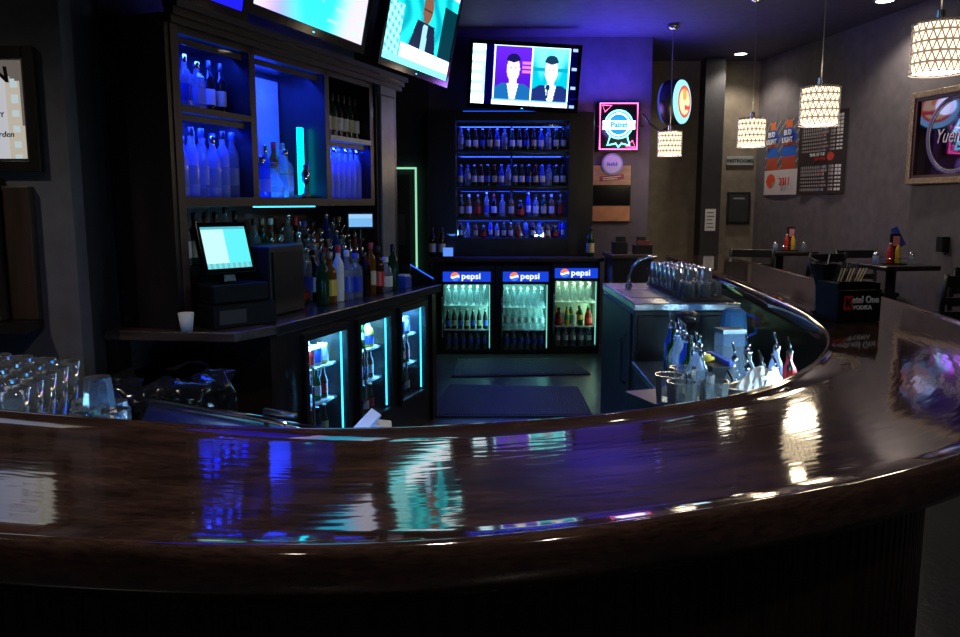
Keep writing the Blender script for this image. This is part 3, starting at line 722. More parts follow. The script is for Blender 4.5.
def f3(u, v):
    if u < .13:
        if v < .12: c = (.75, 1, 1)
        else:
            c = (.55, .95, 1) if (int(v*18) % 3) else (.0, .15, .3)
        if u > .10 and .2 < v < .9: c = (.0, .4, .55)
        if .72 < v < .82 and u > .03: c = (.9, .3, .45)
        return mixc(c, (.8, 1, 1), .35)
    if u < .20 or u > .955: return (.0, .0, .02) if not (u > .955 and int(v*22) % 7 == 0) else (.2, .3, .8)
    if u > .93: return (.0, .0, .02)
    if v < .075: return mixc((.3, .75, .9), (.9, .9, 1), .4 if u < .8 else .9)
    if v < .10: return (.1, .3, .5)
    if abs(u-.215) < .008 or abs(u-.925) < .008 or v > .985: return (.5, .9, 1)
    if abs(u-.575) < .006: return (.75, .95, 1)
    if u < .575:
        c = mixc((.03, .0, .25), (.07, .01, .42), v)
        if u > .48 and .55 < v < .78 and int(v*40) % 3: c = (.4, .1, .4)
        c = person(u, v, .395, 1.35, (.005, .07, .22), (.5, .6, .65), (.55, .42, .45), (.004, .004, .05), c)
    else:
        c = mixc((.0, .28, .36), (.12, .6, .6), sm(.5, .95, v+.12*math.sin(u*40)))
        if .6 < v < .66: c = (0, .2, .3)
        c = person(u, v, .76, 1.35, (.006, .015, .09), (.5, .6, .65), (.55, .48, .48), (.004, .02, .05), c)
        if ((u-.735)/.02)**2+((v-.33)/.05)**2 < 1 or (abs(u-.735) < .008 and .15 < v < .3): c = (.0, .02, .08)
    return c
tvb = tv('wall_television', 'television showing two news anchors side by side above the mirrored back shelves', (.43, 8.42, 2.56), 0, 1.06, .58, R(4), f3, 150, 82, attr_mat('anchors_screen', 2.6), roll=R(3.2))
MB().box(-.05, .05, .2, .43, .2, .4).build('mount_arm', M['black'], tvb)

# ------------------------------------------------------------------ back bar unit
bs = thing('mirrored_shelves', 'black framed mirrored shelf unit filled with bottles under the back television', 'shelf unit', (.36, 8.60, 1.014))
def Zb(z): return z-1.014
b = MB()
b.box(-.91, -.615, 0, .24, Zb(1.014), Zb(2.52)); b.box(.575, .84, 0, .24, Zb(1.014), Zb(2.52))
b.box(-.615, .575, 0, .24, Zb(2.43), Zb(2.52)); b.box(-.615, .575, 0, .24, Zb(1.014), Zb(1.20))
b.build('frame', M['ebony'], bs, bevel=.004)
MB().box(-.615, .575, .215, .225, Zb(1.20), Zb(2.43)).build('mirror_back', M['mirror'], bs)
for z in (1.425, 1.755, 2.13): MB().box(-.612, .572, .0, .21, Zb(z-.02), Zb(z)).build('shelf', M['ebony'], bs)
MB().box(-.03, -.01, .195, .21, Zb(1.20), Zb(2.43)).build('divider', M['ebony'], bs)
for z in (1.40, 1.73, 2.105, 2.425):
    MB().box(-.60, .56, .012, .016, Zb(z-.035), Zb(z-.0205)).build('shelf_lip', M['ebony'], bs); MB().box(-.60, .56, .018, .026, Zb(z-.028), Zb(z-.0205)).build('light_strip', M['led_blue'], bs)
    light('AREA', (.34, 8.66, z-.03), (.02, .06, 1), 5, 1.1, (0, 0, 0), .05)
BKK = [('beer', 'g_dark', 'chrome', 'blue'), ('beer', 'g_brown', 'gold', 'white'), ('beer', 'g_green', 'white', 'white'), ('soda', 'g_clear', 'blue', 'g_frost'), ('beer', 'g_blue', 'chrome', 'white'), ('beer', 'g_brown', 'red', 'cream')]
for z, nm_, n, s, kk, y in ((2.13, 'top', 15, 1.0, BKK, 8.69), (1.755, 'second', 16, 1.0, BKK, 8.69), (1.425, 'third', 13, .78, LK, 8.72), (1.2005, 'bottom', 15, .78, LK, 8.66)):
    for i, x, (k, g, cp, lb) in pack(-.245, .925, n, lambda i: kk[(i*(5 if len(kk) == 6 else 3)+n) % len(kk)], {'third': .8, 'bottom': .58}.get(nm_, 1)):
        if k in ('square', 'decanter'): k = 'liquor'
        bottle(k, g, cp, lb, (x, y+random.uniform(-.01, .01), z+.0005), 'display_bottle', '%s bottle, %s, %s from left, %s tier of mirrored back shelves' % (LN[g], CN[cp], ORD[i], nm_), 'bottle', 'bottles on the mirrored back shelves', s={'top': .95, 'second': .95, 'third': .80, 'bottom': .58}[nm_])
# back counter
bc = MB().box(-.55, 1.28, 8.24, 8.59, .972, 1.013).build('back_counter', mat('counter_edge_wood', (.05, .04, .04), .18), bevel=.006)
tag(bc, 'straight dark counter slab above the three lit soft drink coolers', 'counter')
def globe(t, x, z, r):
    T = Matrix.Translation((x, -.012, z)) @ Matrix.Rotation(R(90), 4, 'X')
    b = MB(); n = 32; pts = [(r*math.cos(2*math.pi*i/n), r*math.sin(2*math.pi*i/n)) for i in range(n)]
    b.add([(0, 0, 0)]+[(p[0], p[1], 0) for p in pts], [(0, i+1, (i+1) % n+1) for i in range(n)], 0, T=T)
    o = b.build('logo_disc', emis('logo_white', (1, 1, 1), 1.3), t)
    # red upper wave and blue lower wave
    up = [p for p in pts if p[1] > r*.15]; up.sort(key=lambda p: -p[0])
    w1 = [(x_, .15*r+.18*r*math.sin(x_/r*2.6)) for x_ in [r*.95*(1-2*k/12) for k in range(13)]][::-1]
    T2 = Matrix.Translation((x, -.0135, z)) @ Matrix.Rotation(R(90), 4, 'X')
    poly = up+w1
    MB().add([(p[0], p[1], 0) for p in poly], [tuple(range(len(poly)))], 0, T=T2).build('red_wave', emis('logo_red', (1, .16, .04), 1.5), t)
    lo = [p for p in pts if p[1] < -r*.35]; lo.sort(key=lambda p: p[0])
    w2 = [(x_, -.30*r+.15*r*math.sin(x_/r*2.6)) for x_ in [r*.88*(1-2*k/12) for k in range(13)]]
    poly = lo+w2
    MB().add([(p[0], p[1], 0) for p in poly], [tuple(range(len(poly)))], 0, T=T2).build('blue_wave', emis('logo_blue', (.05, .2, 1), 1.2), t)
hdr = emis('header_blue', (.01, .06, .75), 1.0)
htx = emis('header_text', (.75, .85, 1), 1.4)
PK = [[('soda', 'g_clear', 'white', 'g_clear')], [('beer', 'g_dark', 'chrome', 'blue'), ('beer', 'g_brown', 'gold', 'cream')], [('soda', 'g_clear', 'blue', 'blue')],
      [('soda', 'g_clear', 'white', 'white')], [('stout', 'g_red', 'black', 'red'), ('soda', 'yellow', 'green', 'green'), ('can', 'white', 'chrome', 'white'), ('soda', 'g_green', 'white', 'yellow')]]
CNM.update(g_red='red', blue='blue', g_blue='blue')
for ui, (xl, W, ox0, ox1, dz) in enumerate(((-.445, .60, .065, .550, 0), (.165, .57, .078, .540, .0), (.745, .50, .035, .470, .036))):
    t = thing('display_cooler', ['glass door cooler with three bottle shelves, standing next to the passage', 'middle glass door cooler stocked with rows of clear bottles', 'glass door cooler with red and yellow juices, beside the steel sink cabinet'][ui], 'cooler', (xl, 8.27, 0))
    cooler(t, W, .52, .93+dz, [(ox0, ox1)], .05+dz, .735+dz, (.25+dz, .505+dz+(-.02 if ui == 1 else 0)), M['black'], 'led_teal', mat('white_liner%d' % ui, (.5, .55, .53), .5), fr=.03)
    hb = MB().box(ox0-.005, ox1+.005, -.006, -.0005, .765+dz, .868+dz).build('header_sign', hdr, t)
    xc = (ox0+ox1)/2
    globe(t, xc-.12, .818+dz, .045)
    text('lettering', 'pepsi', .088, htx, t, (xc+.045, -.009, .82+dz), bold=.002, sx=1.1)
    light('AREA', (xl+xc, 8.27+.09, .725+dz), (.30, 1, .78) if ui < 2 else (.55, 1, .5), 2.6, .4, (R(30), 0, 0), .06)
    light('AREA', (xl+ox1-.02, 8.27+.25, .4+dz), (.30, 1, .78) if ui < 2 else (.55, 1, .5), 1.6, .25, (0, R(90), 0), .6)
    for si, sz in enumerate((.03, .25, .505)):
        base = sz+dz+(.0 if si else .0005)+(-.02 if (ui == 1 and si == 2) else 0)
        ks = [[PK[2], PK[1], PK[0]], [PK[2], PK[3], PK[0]], [PK[3], PK[4], PK[0]]][ui][si]
        for r_ in range(2):
            n = 7
            for i, xx, (k, g, cp, lb) in pack(xl+ox0+.005, xl+ox1-.015, n, lambda i: ks[(i+r_) % len(ks)]):
                s = .86 if k != 'can' else 1.0
                kk = 'can' if k == 'can' else 'bottle'
                bottle(k, g, cp, lb, (xx, 8.27+.13+r_*.13, base+.0005), 'drink_can' if kk == 'can' else 'drink_bottle',
                       '%s %s, %s in %s row, %s shelf, %s soft drink cooler' % (CNM[g], kk, ORD[i], 'front' if r_ == 0 else 'back', SN[si], DN[ui]), kk, 'drinks in the soft drink coolers', s=s)
# things on the back counter
bottle('wine', 'g_dark', 'black', 'paper', (-.50, 8.42, 1.0135), 'wine_bottle', 'dark wine bottle with white label at the passage end of the back counter', parts=True)
bottle('wine', 'g_brown', 'black', 'cream', (-.40, 8.40, 1.0135), 'wine_bottle', 'brown wine bottle with cream label beside the dark one on the back counter', parts=True)
t = thing('tap_display', 'small glowing light blue cube on the back counter over the first cooler', 'display', (-.33, 8.29, 1.0135))
MB().box(-.055, .055, -.04, .04, 0, .015).build('base', M['black'], t)
MB().box(-.05, .05, -.035, .035, .015, .10).build('lit_cube', emis('cube_blue', (.12, .3, 1), 1.0), t)
bottle('liquor', 'g_green', 'black', 'cream', (1.15, 8.36, 1.0135), 'whiskey_bottle', 'green whiskey bottle with a large cream label at the end of the back counter', parts=True, s=1.05)

# ------------------------------------------------------------------ signs on the plum wall
t = thing('neon_sign', 'square pink and cyan neon beer sign glowing on the plum wall', 'neon sign', (1.485, 8.80, 2.135))
MB().box(-.22, .22, .0, .03, -.01, .51).build('backing', M['gloss_black'], t)
MB().tube([(-.20, -.03, .01), (.20, -.03, .01), (.20, -.03, .49), (-.20, -.03, .49)], .008, 8, closed=True).build('outline_tube', M['n_pink'], t)
def ring(r, n=28, cx=0, cz=0, y=-.035): return [(cx+r*math.cos(2*math.pi*i/n), y, cz+r*math.sin(2*math.pi*i/n)) for i in range(n)]
Tc = Matrix.Translation((0, -.012, .27)) @ Matrix.Rotation(R(90), 4, 'X')
MB().disc(.145, 0, 32, T=Tc).build('medallion_glare', M['n_glow'], t)  # glowing disc added in place of the glare around the neon tubes
MB().tube(ring(.145, cz=.27), .008, 8, closed=True).build('medallion_tube', M['n_cyan'], t)
MB().tube(ring(.115, cz=.27, y=-.03), .006, 8, closed=True).build('inner_tube', M['n_white'], t)
MB().tube([(-.17, -.045, .225), (.17, -.045, .225), (.17, -.045, .30), (-.17, -.045, .30)], .008, 8, closed=True).build('ribbon_tube', M['n_white'], t)
MB().box(-.165, .165, -.035, -.030, .23, .295).build('ribbon_panel', emis('ribbon_glow', (.45, .85, 1), 3), t)
MB().tube([(-.09, -.04, .15), (-.12, -.04, .05), (-.03, -.04, .07), (0, -.04, .03), (.03, -.04, .07), (.12, -.04, .05), (.09, -.04, .15)], .007, 8).build('ribbon_tail', M['n_cyan'], t)
MB().tube([(-.18, -.04, .47), (-.08, -.04, .465), (-.15, -.04, .40)], .005, 6, closed=True).build('corner_ribbon', M['n_pink'], t)
MB().tube([(.18, -.04, .03), (.08, -.04, .035), (.15, -.04, .10)], .005, 6, closed=True).build('corner_ribbon', M['n_pink'], t)
text('lettering', 'Pabst', .085, M['n_glow'], t, (0, -.05, .262), bold=.003)
text('lettering', 'Blue Ribbon', .035, M['n_glow'], t, (0, -.045, .335))
for s_ in (-1, 1): MB().tube([(s_*.2, .0, .25), (s_*.27, .02, .26), (s_*.27, .045, .26)], .006, 6).build('bracket', M['black'], t)
light('POINT', (1.46, 8.62, 2.40), (.45, .12, 1), 9, .15)

t = thing('wooden_sign', 'wooden menu plaque with an arched badge hanging under the neon sign', 'sign', (1.43, 8.805, 1.365))
MB().box(-.215, .215, .02, .04, 0, .62).build('backboard', M['ebony'], t)
b = MB(); b.box(-.205, .205, 0, .0195, .40, .61); b.build('upper_board', M['oak'], t, bevel=.003)
MB().box(-.205, .205, 0, .0195, .01, .175).build('lower_board', mat('orange_wood', (.42, .18, .08), .5), t, bevel=.003)
MB().box(-.205, .205, .004, .0195, .18, .395).build('chalk_panel', M['gloss_black'], t)
T = Matrix.Translation((0, .0, .625)) @ Matrix.Rotation(R(90), 4, 'X')
MB().cyl(.115, 0, .012, 28, T=T).build('badge', mat('badge_blue', (.25, .30, .55), .4), t)
MB().cyl(.095, .012, .014, 28, T=T).build('badge_face', mat('badge_white', (.6, .55, .75), .4), t)
for k_ in range(6): MB().box(-.055+.019*k_, -.043+.019*k_, -.0165, -.0142, .605, .632+.012*(k_ in (0, 3, 5))).build('script_mark', M['blue'], t)
MB().box(-.13, .13, -.004, -.001, -.025, .03).build('banner', mat('banner_red', (.25, .03, .06), .5), t, loc=(0, 0, .475), rot=(0, R(-6), 0))
for k_ in range(2): MB().box(-.10, .10-.04*k_, -.0055, -.0042, .006-.020*k_, .016-.020*k_).build('printed_line', M['cream'], t, loc=(0, 0, .475), rot=(0, R(-6), 0))

t = thing('round_lit_sign', 'round double sided light box sign with an orange and red emblem on a wall bracket', 'sign', (2.05, 8.66, 2.62), math.atan2(.8, .6))
T = Matrix.Rotation(R(90), 4, 'X')
b = MB(); b.lathe([(.225, -.075), (.232, -.07), (.232, .07), (.225, .075)], 40, T=T); b.build('case', M['black'], t)
lens = emis('sign_rim_glow', (.30, .80, 1), 1.5)
b = MB(); b.lathe([(.224, .076), (.222, .09), (.165, .108)], 40, T=T); b.build('lit_rim', lens, t)
def rs_(u, v):
    x, y = (u-.5)*2, (v-.5)*2; r = math.hypot(x, y)
    if r > .86: return (.75, .08, .05)
    if y > .1 and abs(x) < .3 and r < .8: return (.9, .35, .1)
    if -.5 < y < -.2 and x > 0: return (.7, .06, .08)
    return (1, .8, .4)
dn = 32; vs = [(0, -.109, 0)]; fs = []; colr = []
for j in range(1, 9):
    for i in range(dn): a = 2*math.pi*i/dn; vs.append((.163*j/8*math.cos(a), -.109, .163*j/8*math.sin(a)))
for i in range(dn): fs.append((0, 1+(i+1) % dn, 1+i))
for j in range(7):
    for i in range(dn): a = 1+j*dn; fs.append((a+i, a+(i+1) % dn, a+dn+(i+1) % dn, a+dn+i))
me = bpy.data.meshes.new('lit_face'); me.from_pydata(vs, [], fs); me.materials.append(attr_mat('round_sign_print', 1.5))
ca = me.color_attributes.new('print', 'FLOAT_COLOR', 'POINT')
for k, v in enumerate(vs): ca.data[k].color = (*rs_(v[0]/.163/2+.5, v[2]/.163/2+.5), 1)
o = bpy.data.objects.new('lit_face', me); COL.objects.link(o); o.parent = t
b = MB(); b.lathe([(.224, -.076), (.21, -.10), (.001, -.108)], 40, T=T); b.build('rear_lens', emis('rear_glow', (.05, .10, .7), .8), t)
MB().tube([(-.02, 0, -.232), (-.10, .10, -.30), (-.16, .20, -.22), (-.19, .27, -.12)], .012).build('bracket', M['black'], t)
light('POINT', (2.2, 8.42, 2.62), (.5, .8, 1), 1.5, .1)

# ------------------------------------------------------------------ far end of the room
t = thing('service_counter', 'low dark service counter by the plum wall beyond the drink coolers', 'counter', (1.30, 7.85, 0))
MB().box(0, .40, 0, .5, 0, 1.03).build('counter_body', M['ebony'], t)
MB().box(-.02, .42, -.02, .52, 1.031, 1.07).build('counter_top', M['beam'], t, bevel=.006)
t = thing('order_printer', 'small black order printer on the far service counter', 'printer', (1.40, 8.05, 1.0705))
MB().box(-.07, .07, -.08, .08, 0, .12).build('printer_body', M['black'], t, bevel=.01)
MB().box(-.05, .05, -.05, -.045, .12, .17).build('paper_slip', M['rubber'], t)
t = thing('condiment_rack', 'black rack of coasters and red packets on the far service counter', 'rack', (1.62, 8.00, 1.0705))
MB().box(-.09, .09, -.06, .06, 0, .09).build('rack_body', M['black'], t, bevel=.005)
MB().box(-.06, .06, -.05, -.01, .09, .13).build('packets', mat('dull_red', (.25, .05, .04), .5), t)
MB().box(-.05, .03, .01, .05, .09, .17).build('menu_block', M['rubber'], t)

t = thing('restroom_sign', 'small pale plaque reading restrooms on the tan wall', 'sign', (3.28, 10.285, 2.10))
MB().box(-.17, .17, -.01, .012, -.055, .055).build('plaque', mat('plaque_grey', (.32, .36, .34), .5), t, bevel=.003)
text('lettering', 'RESTROOMS', .058, M['black'], t, (0, -.013, 0), bold=.001)
t = thing('wall_notice', 'black framed notice hanging below the restrooms plaque', 'notice', (3.285, 10.28, 1.31))
MB().box(-.145, .145, -.02, .015, 0, .40).build('frame', M['black'], t, bevel=.004)
MB().box(-.12, .12, -.023, -.021, .03, .37).build('notice_sheet', mat('notice_dark', (.035, .04, .04), .3), t)
MB().box(-.07, .07, -.0245, -.0231, .31, .33).build('printed_line', mat('notice_letters', (.3, .3, .3), .5), t)
t = thing('posted_sign_paper', 'small white paper taped to the dark column', 'paper', (2.86, 10.012, 1.23))
MB().box(-.065, .065, -.003, .003, 0, .27).build('sheet', M['paper'], t)
for k in range(5): MB().box(-.045, .045-.01*(k % 3), -.0045, -.003, .04+.045*k, .05+.045*k).build('printed_line', M['rubber'], t)

# posters
def posterA(u, v):
    if v < .335:
        if ((u-.22)/.15)**2+((v-.19)/.10)**2 < 1: return (.75, .08, .03) if not (u > .27 and v < .17) else (.3, .3, .3)
        return (.62, .58, .55)
    for cx in (.25, .72):
        x = (u-cx)/.20; y = (v-.335)/.665
        hw = (.93+.07*math.cos(y*20)) if y < .66 else (1-.58*sm(.66, .84, y))
        if abs(x) < hw and y < .985:
            sh_ = .75+.25*(1-abs(x))
            if y > .84: c = (.62, .13, .03)
            elif .55 < y < .84: c = (.02, .08, .42)
            elif .47 < y < .55: c = (.50, .11, .04)
            elif .26 < y < .47: c = (.02, .13, .55)
            else: c = (.42, .07, .03)
            return c
    return (.10, .10, .10) if (int(u*30)*7+int(v*40)*3) % 5 else (.3, .32, .35)
t = thing('beer_poster', 'beer poster of two orange and blue bottles pinned to the taupe wall', 'poster', RWp(4.19, .004, 1.67), RTH)
grid_sheet('poster_sheet', .80, .865, 60, 80, posterA, M['print_'], t, (0, 0, 0), curl=lambda u, v: -.03*math.sin(math.pi*u)*(.4+.6*v)-.004)
for cx in (.20, .576):
    text('lettering', 'BUD', .085, M['paper'], t, (cx, -.042, .71), bold=.002)
    text('lettering', 'LIGHT', .085, M['paper'], t, (cx, -.042, .625), bold=.002)
text('lettering', '2011', .13, M['red'], t, (.54, -.034, .15), bold=.001)
def board(u, v):
    k = (.030, .020, .017)
    if .975 < v or v < .02: return k
    def rows(v0, v1, n):
        q = (v-v0)/(v1-v0)*n
        if not 0 <= q < n: return None
        if q % 1 > .62: return k
        i = int(q)
        if u < .08 or u > .93: return k
        if u < .47:
            w = (u*27) % 1
            return (.42, .40, .38) if w < .62 else k
        if .47 <= u < .52: return (.5, .08, .06) if i % 3 else (.05, .15, .5)
        if u < .68: return (.45, .43, .42) if (u*60+i) % 2 < 1.3 and u < .60+.02*(i*7 % 4) else k
        if .70 < u < .80: return (.5, .48, .46) if (u*50) % 1 < .7 else k
        if .82 < u < .93: return (.8, .78, .75) if abs(u-.875) > .004 else k
        return k
    r = rows(.05, .37, 7)
    if r: return r
    r = rows(.53, .97, 10)
    if r: return r
    if ((u-.72)/.075)**2+((v-.46)/.05)**2 < 1: return (.65, .06, .04)
    return k
t = thing('schedule_board', 'dark schedule poster with rows of white print and a red helmet', 'poster', RWp(3.38, .006, 1.665), RTH)
grid_sheet('poster_sheet', .90, .865, 108, 90, board, M['print_'], t, (0, 0, 0), curl=lambda u, v: -.012*math.sin(3*math.pi*u+1)-.014)
text('lettering', 'YEAR OF THE', .05, M['paper'], t, (.40, -.03, .425))
text('lettering', '2011 FAN', .05, M['red'], t, (.46, -.03, .375))

# framed mirror
t = thing('framed_mirror', 'gilt framed beer mirror hanging on the taupe wall near the tables', 'mirror', RWp(1.455, .0, 1.735), RTH+R(2.2))
Wm, Hm, fw = 1.05, .80, .055
b = MB()
for (x0, x1, z0, z1) in ((0, fw, 0, Hm), (Wm-fw, Wm, 0, Hm), (fw, Wm-fw, 0, fw), (fw, Wm-fw, Hm-fw, Hm)): b.box(x0, x1, -.07, -.02, z0, z1)
b.build('gilt_frame', M['gold'], t, bevel=.008)
b = MB(); q = fw; q2 = fw+.025
for (x0, x1, z0, z1) in ((q, q2, q, Hm-q), (Wm-q2, Wm-q, q, Hm-q), (q2, Wm-q2, q, q2), (q2, Wm-q2, Hm-q2, Hm-q)): b.box(x0, x1, -.055, -.025, z0, z1)
b.build('dark_inset', mat('oxblood', (.05, .012, .015), .35), t)
MB().box(q2, Wm-q2, -.035, -.03, q2, Hm-q2).build('mirror_glass', M['mirror_dark'], t)
T = Matrix.Translation((Wm/2, -.037, Hm/2)) @ Matrix.Rotation(R(90), 4, 'X')
b = MB(); b.lathe([(.33, 0), (.33, .004), (.30, .004), (.30, 0)], 48, T=T); b.build('printed_ring', mat('ring_violet', (.16, .12, .34), .3), t)
b = MB(); b.lathe([(.295, 0), (.295, .003), (.287, .003), (.287, 0)], 48, T=T); b.build('printed_ring', mat('ring_silver', (.5, .48, .6), .3), t)
text('lettering', 'Yuengling', .17, mat('script_silver', (.5, .46, .42), .3, .5), t, (Wm/2+.04, -.040, Hm/2-.005), shear=.35, sx=.8)
b = MB(); b.box(0, .08, -.07, -.002, 0, .13); o = b.build('light_switch_box', M['black'], bevel=.004, loc=RWp(.98, .0, 1.06+.10), rot=(0, 0, RTH))
tag(o, 'small black switch box on the taupe wall between the pub tables', 'switch')

# left wall picture and boards
t = thing('framed_picture', 'dark framed whiskey print given its own glow on the grey wall above the brown boards', 'picture', (-2.55, 3.445, 1.70))
b = MB(); w0, h0 = .71, .51
for (x0, x1, z0, z1) in ((0, .045, 0, h0), (w0-.045, w0, 0, h0), (.045, w0-.045, 0, .045), (.045, w0-.045, h0-.045, h0)): b.box(x0, x1, -.04, -.0005, z0, z1)
b.build('frame', M['ebony'], t, bevel=.004)
b = MB()
for (x0, x1, z0, z1) in ((.045, .055, .045, h0-.045), (w0-.055, w0-.045, .045, h0-.045), (.055, w0-.055, .045, .055), (.055, w0-.055, h0-.055, h0-.045)): b.box(x0, x1, -.03, -.012, z0, z1)
b.build('silver_bead', M['steel'], t)
def pic(u, v):
    if v > .93-.16*max(0, (u-.5)*2)**2 or u > .985-.03*(v): return (.20, .17, .15)
    if u > .88 and v < .85 and (int(v*26)*3) % 4 < 2 and .90 < u < .955: return (.75, .9, .95)
    if u > .86: return (.75, .68, .55)
    return mixc((.55, .62, .95), (.8, .8, .85), sm(.5, .9, u))
grid_sheet('print', w0-.11, h0-.11, 60, 44, pic, attr_mat('self_glowing_print', .62), t, (.055, -.014, .055))  # print glows on its own, in place of screens reflected in its glass
text('lettering', 'AN', .085, M['black'], t, (.535, -.018, .395), bold=.003, ax='CENTER', shear=-.1)
text('lettering', 'WHISKEY', .03, M['black'], t, (.50, -.018, .235))
text('lettering', 'garden', .035, M['black'], t, (.55, -.018, .155), shear=.2)
o = MB().box(0, .115, 0, .05, 0, .565).build('wall_board', M['brown'], bevel=.004, loc=(-2.01, 3.395, 1.075)); tag(o, 'narrow dark brown board standing on the wall ledge under the framed print', 'board')
o = MB().box(0, .28, 0, .11, 0, .60).build('wall_board', M['brown'], bevel=.004, loc=(-2.30, 3.335, 1.075)); tag(o, 'thicker brown board at the edge of the wall ledge, beside the narrow one', 'board')
t = thing('wall_ledge', 'thin dark ledge on the grey wall with a blue lit front edge', 'ledge', (-2.2, 3.30, 1.03))
MB().box(-.2, .30, 0, .149, 0, .044).build('ledge_board', M['ebony'], t)
MB().box(-.2, .18, -.004, 0, .012, .034).build('edge_strip', emis('edge_blue', (.2, .5, .9), .45), t)

# ------------------------------------------------------------------ pendants, downlights
def lattice():
    b = MB(); rings = 5; seg = 22; r = .122; z0, z1 = 0, .245; t_ = .17
    P = lambda i, j: (r*math.cos(2*math.pi*(i+.5*(j % 2))/seg), r*math.sin(2*math.pi*(i+.5*(j % 2))/seg), z0+(z1-z0)*j/rings)
    def tri(a, b_, c):
        a, b_, c = map(Vector, (a, b_, c)); m_ = (a+b_+c)/3
        ia, ib, ic = (x.lerp(m_, t_*1.9) for x in (a, b_, c))
        b.add([a, b_, c, ia, ib, ic], [(0, 1, 4, 3), (1, 2, 5, 4), (2, 0, 3, 5)])
    for j in range(rings):
        for i in range(seg):
            if j % 2 == 0: tri(P(i, j), P(i+1, j), P(i, j+1)); tri(P(i+1, j), P(i+1, j+1), P(i, j+1))
            else: tri(P(i, j), P(i+1, j), P(i+1, j+1)); tri(P(i, j), P(i+1, j+1), P(i, j+1))
    b.lathe([(r+.002, 0), (r+.002, .006), (r-.002, .006), (r-.002, 0)], 44); b.lathe([(r+.002, z1-.006), (r+.002, z1), (r-.002, z1), (r-.002, z1-.006)], 44)
    return b
def pendant():
    t = thing('pendant_lamp', 'x', 'pendant lamp', (0, 0, 0))
    o = lattice().build('lattice_shade', thin('pearl_shell_lattice', (.2, .16, .16), (.24, .20, .22), 1.0, .3), t)
    b = MB(); b.lathe([(.112, .012), (.112, .232)], 32); b.build('diffuser', M['bulb'], t)
    MB().disc(.112, .010, 32, up=False).build('bottom_diffuser', M['bulb_hot'], t)
    MB().cyl(.020, .235, .30, 12).build('socket_cap', M['steel'], t)
    MB().tube([(.115, 0, .242), (-.115, 0, .242)], .004, 6).build('cross_bar', M['steel'], t)
    MB().cyl(.0035, .30, CEIL-2.06-.03, 6).build('cord', mat('pendant_cord', (.25, .25, .26), .5), t)
    MB().lathe([(.065, CEIL-2.061), (.062, CEIL-2.08), (.02, CEIL-2.10)], 20).build('ceiling_canopy', M['steel'], t)
    return t
pr = None
for i, (x, y, z, l) in enumerate(((2.235, 4.05, 2.195, 'largest looking patterned pendant lamp, hanging in front of the gilt framed mirror'), (2.19, 5.3, 2.065, 'patterned pendant lamp overlapping the top of the schedule poster'), (2.39, 7.2, 2.06, 'patterned pendant lamp hanging over the restrooms plaque, before the tan wall'), (1.91, 8.22, 2.04, 'smallest looking pendant lamp, hanging below the round lit sign'))):
    if pr is None: o = pr = pendant()
    else: o = copy_tree(pr)
    o.location = (x, y, z); o.rotation_euler = (0, 0, i*.7); o['label'] = l; o['group'] = 'patterned pendant lamps over the bar'
    light('POINT', (x, y, z-.06), (1, .78, .5), 6.5, .09)
    light('POINT', (x, y, z+.36), (1, .78, .5), 1.2, .05)
dl = None
for i, (x, y, l) in enumerate(((3.08, 9.80, 'round recessed ceiling light glowing over the hall near the tan wall'), (3.53, 7.30, 'round recessed ceiling light at the top edge, over the pub tables'), (-.9, -.9, 'recessed ceiling light behind the guests seats, toward the rear wall'), (1.6, -.6, 'recessed ceiling light behind the guests seats, on the pub table side'), (1.25, 5.2, 'added unseen blue-white ceiling spot brightening the glasses on the steel cabinet'), (-2.6, 1.6, 'added unseen ceiling light brightening the grey wall with the framed print'), (.1, 1.5, 'added unseen ceiling light brightening the near bend of the bar top'))):  # last three are unseen lamps added to brighten glasses, grey wall and bar top
    if dl is None:
        dl = thing('recessed_light', l, 'ceiling light', (0, 0, 0))
        MB().lathe([(.10, 0), (.10, -.008), (.075, -.010), (.07, 0)], 28).build('trim_ring', M['steel'], dl)
        MB().disc(.072, -.004, 28, up=False).build('lens', M['down'], dl)
        o = dl
    else: o = copy_tree(dl)
    o.location = (x, y, CEIL); o['label'] = l; o['group'] = 'recessed ceiling lights'
    light('SPOT', (x, y, CEIL-.03), (.45, .45, 1) if i == 4 else (1, .9, .78), (55, 55, 10, 34, 45, 60, 45)[i], .07, spot=60 if i == 4 else 130)
t = thing('ceiling_vent', 'dark square air vent set in the ceiling above the hall', 'vent', (2.7, 6.7, CEIL-.012))
b = MB(); b.box(-.3, .3, -.3, -.26, 0, .012); b.box(-.3, .3, .26, .3, 0, .012); b.box(-.3, -.26, -.26, .26, 0, .012); b.box(.26, .3, -.26, .26, 0, .012); b.build('frame', M['dsteel'], t)
b = MB()
for k in range(12): b.box(-.26, .26, -.25+.043*k, -.235+.043*k, .002, .010)
b.build('grille', M['dsteel'], t)

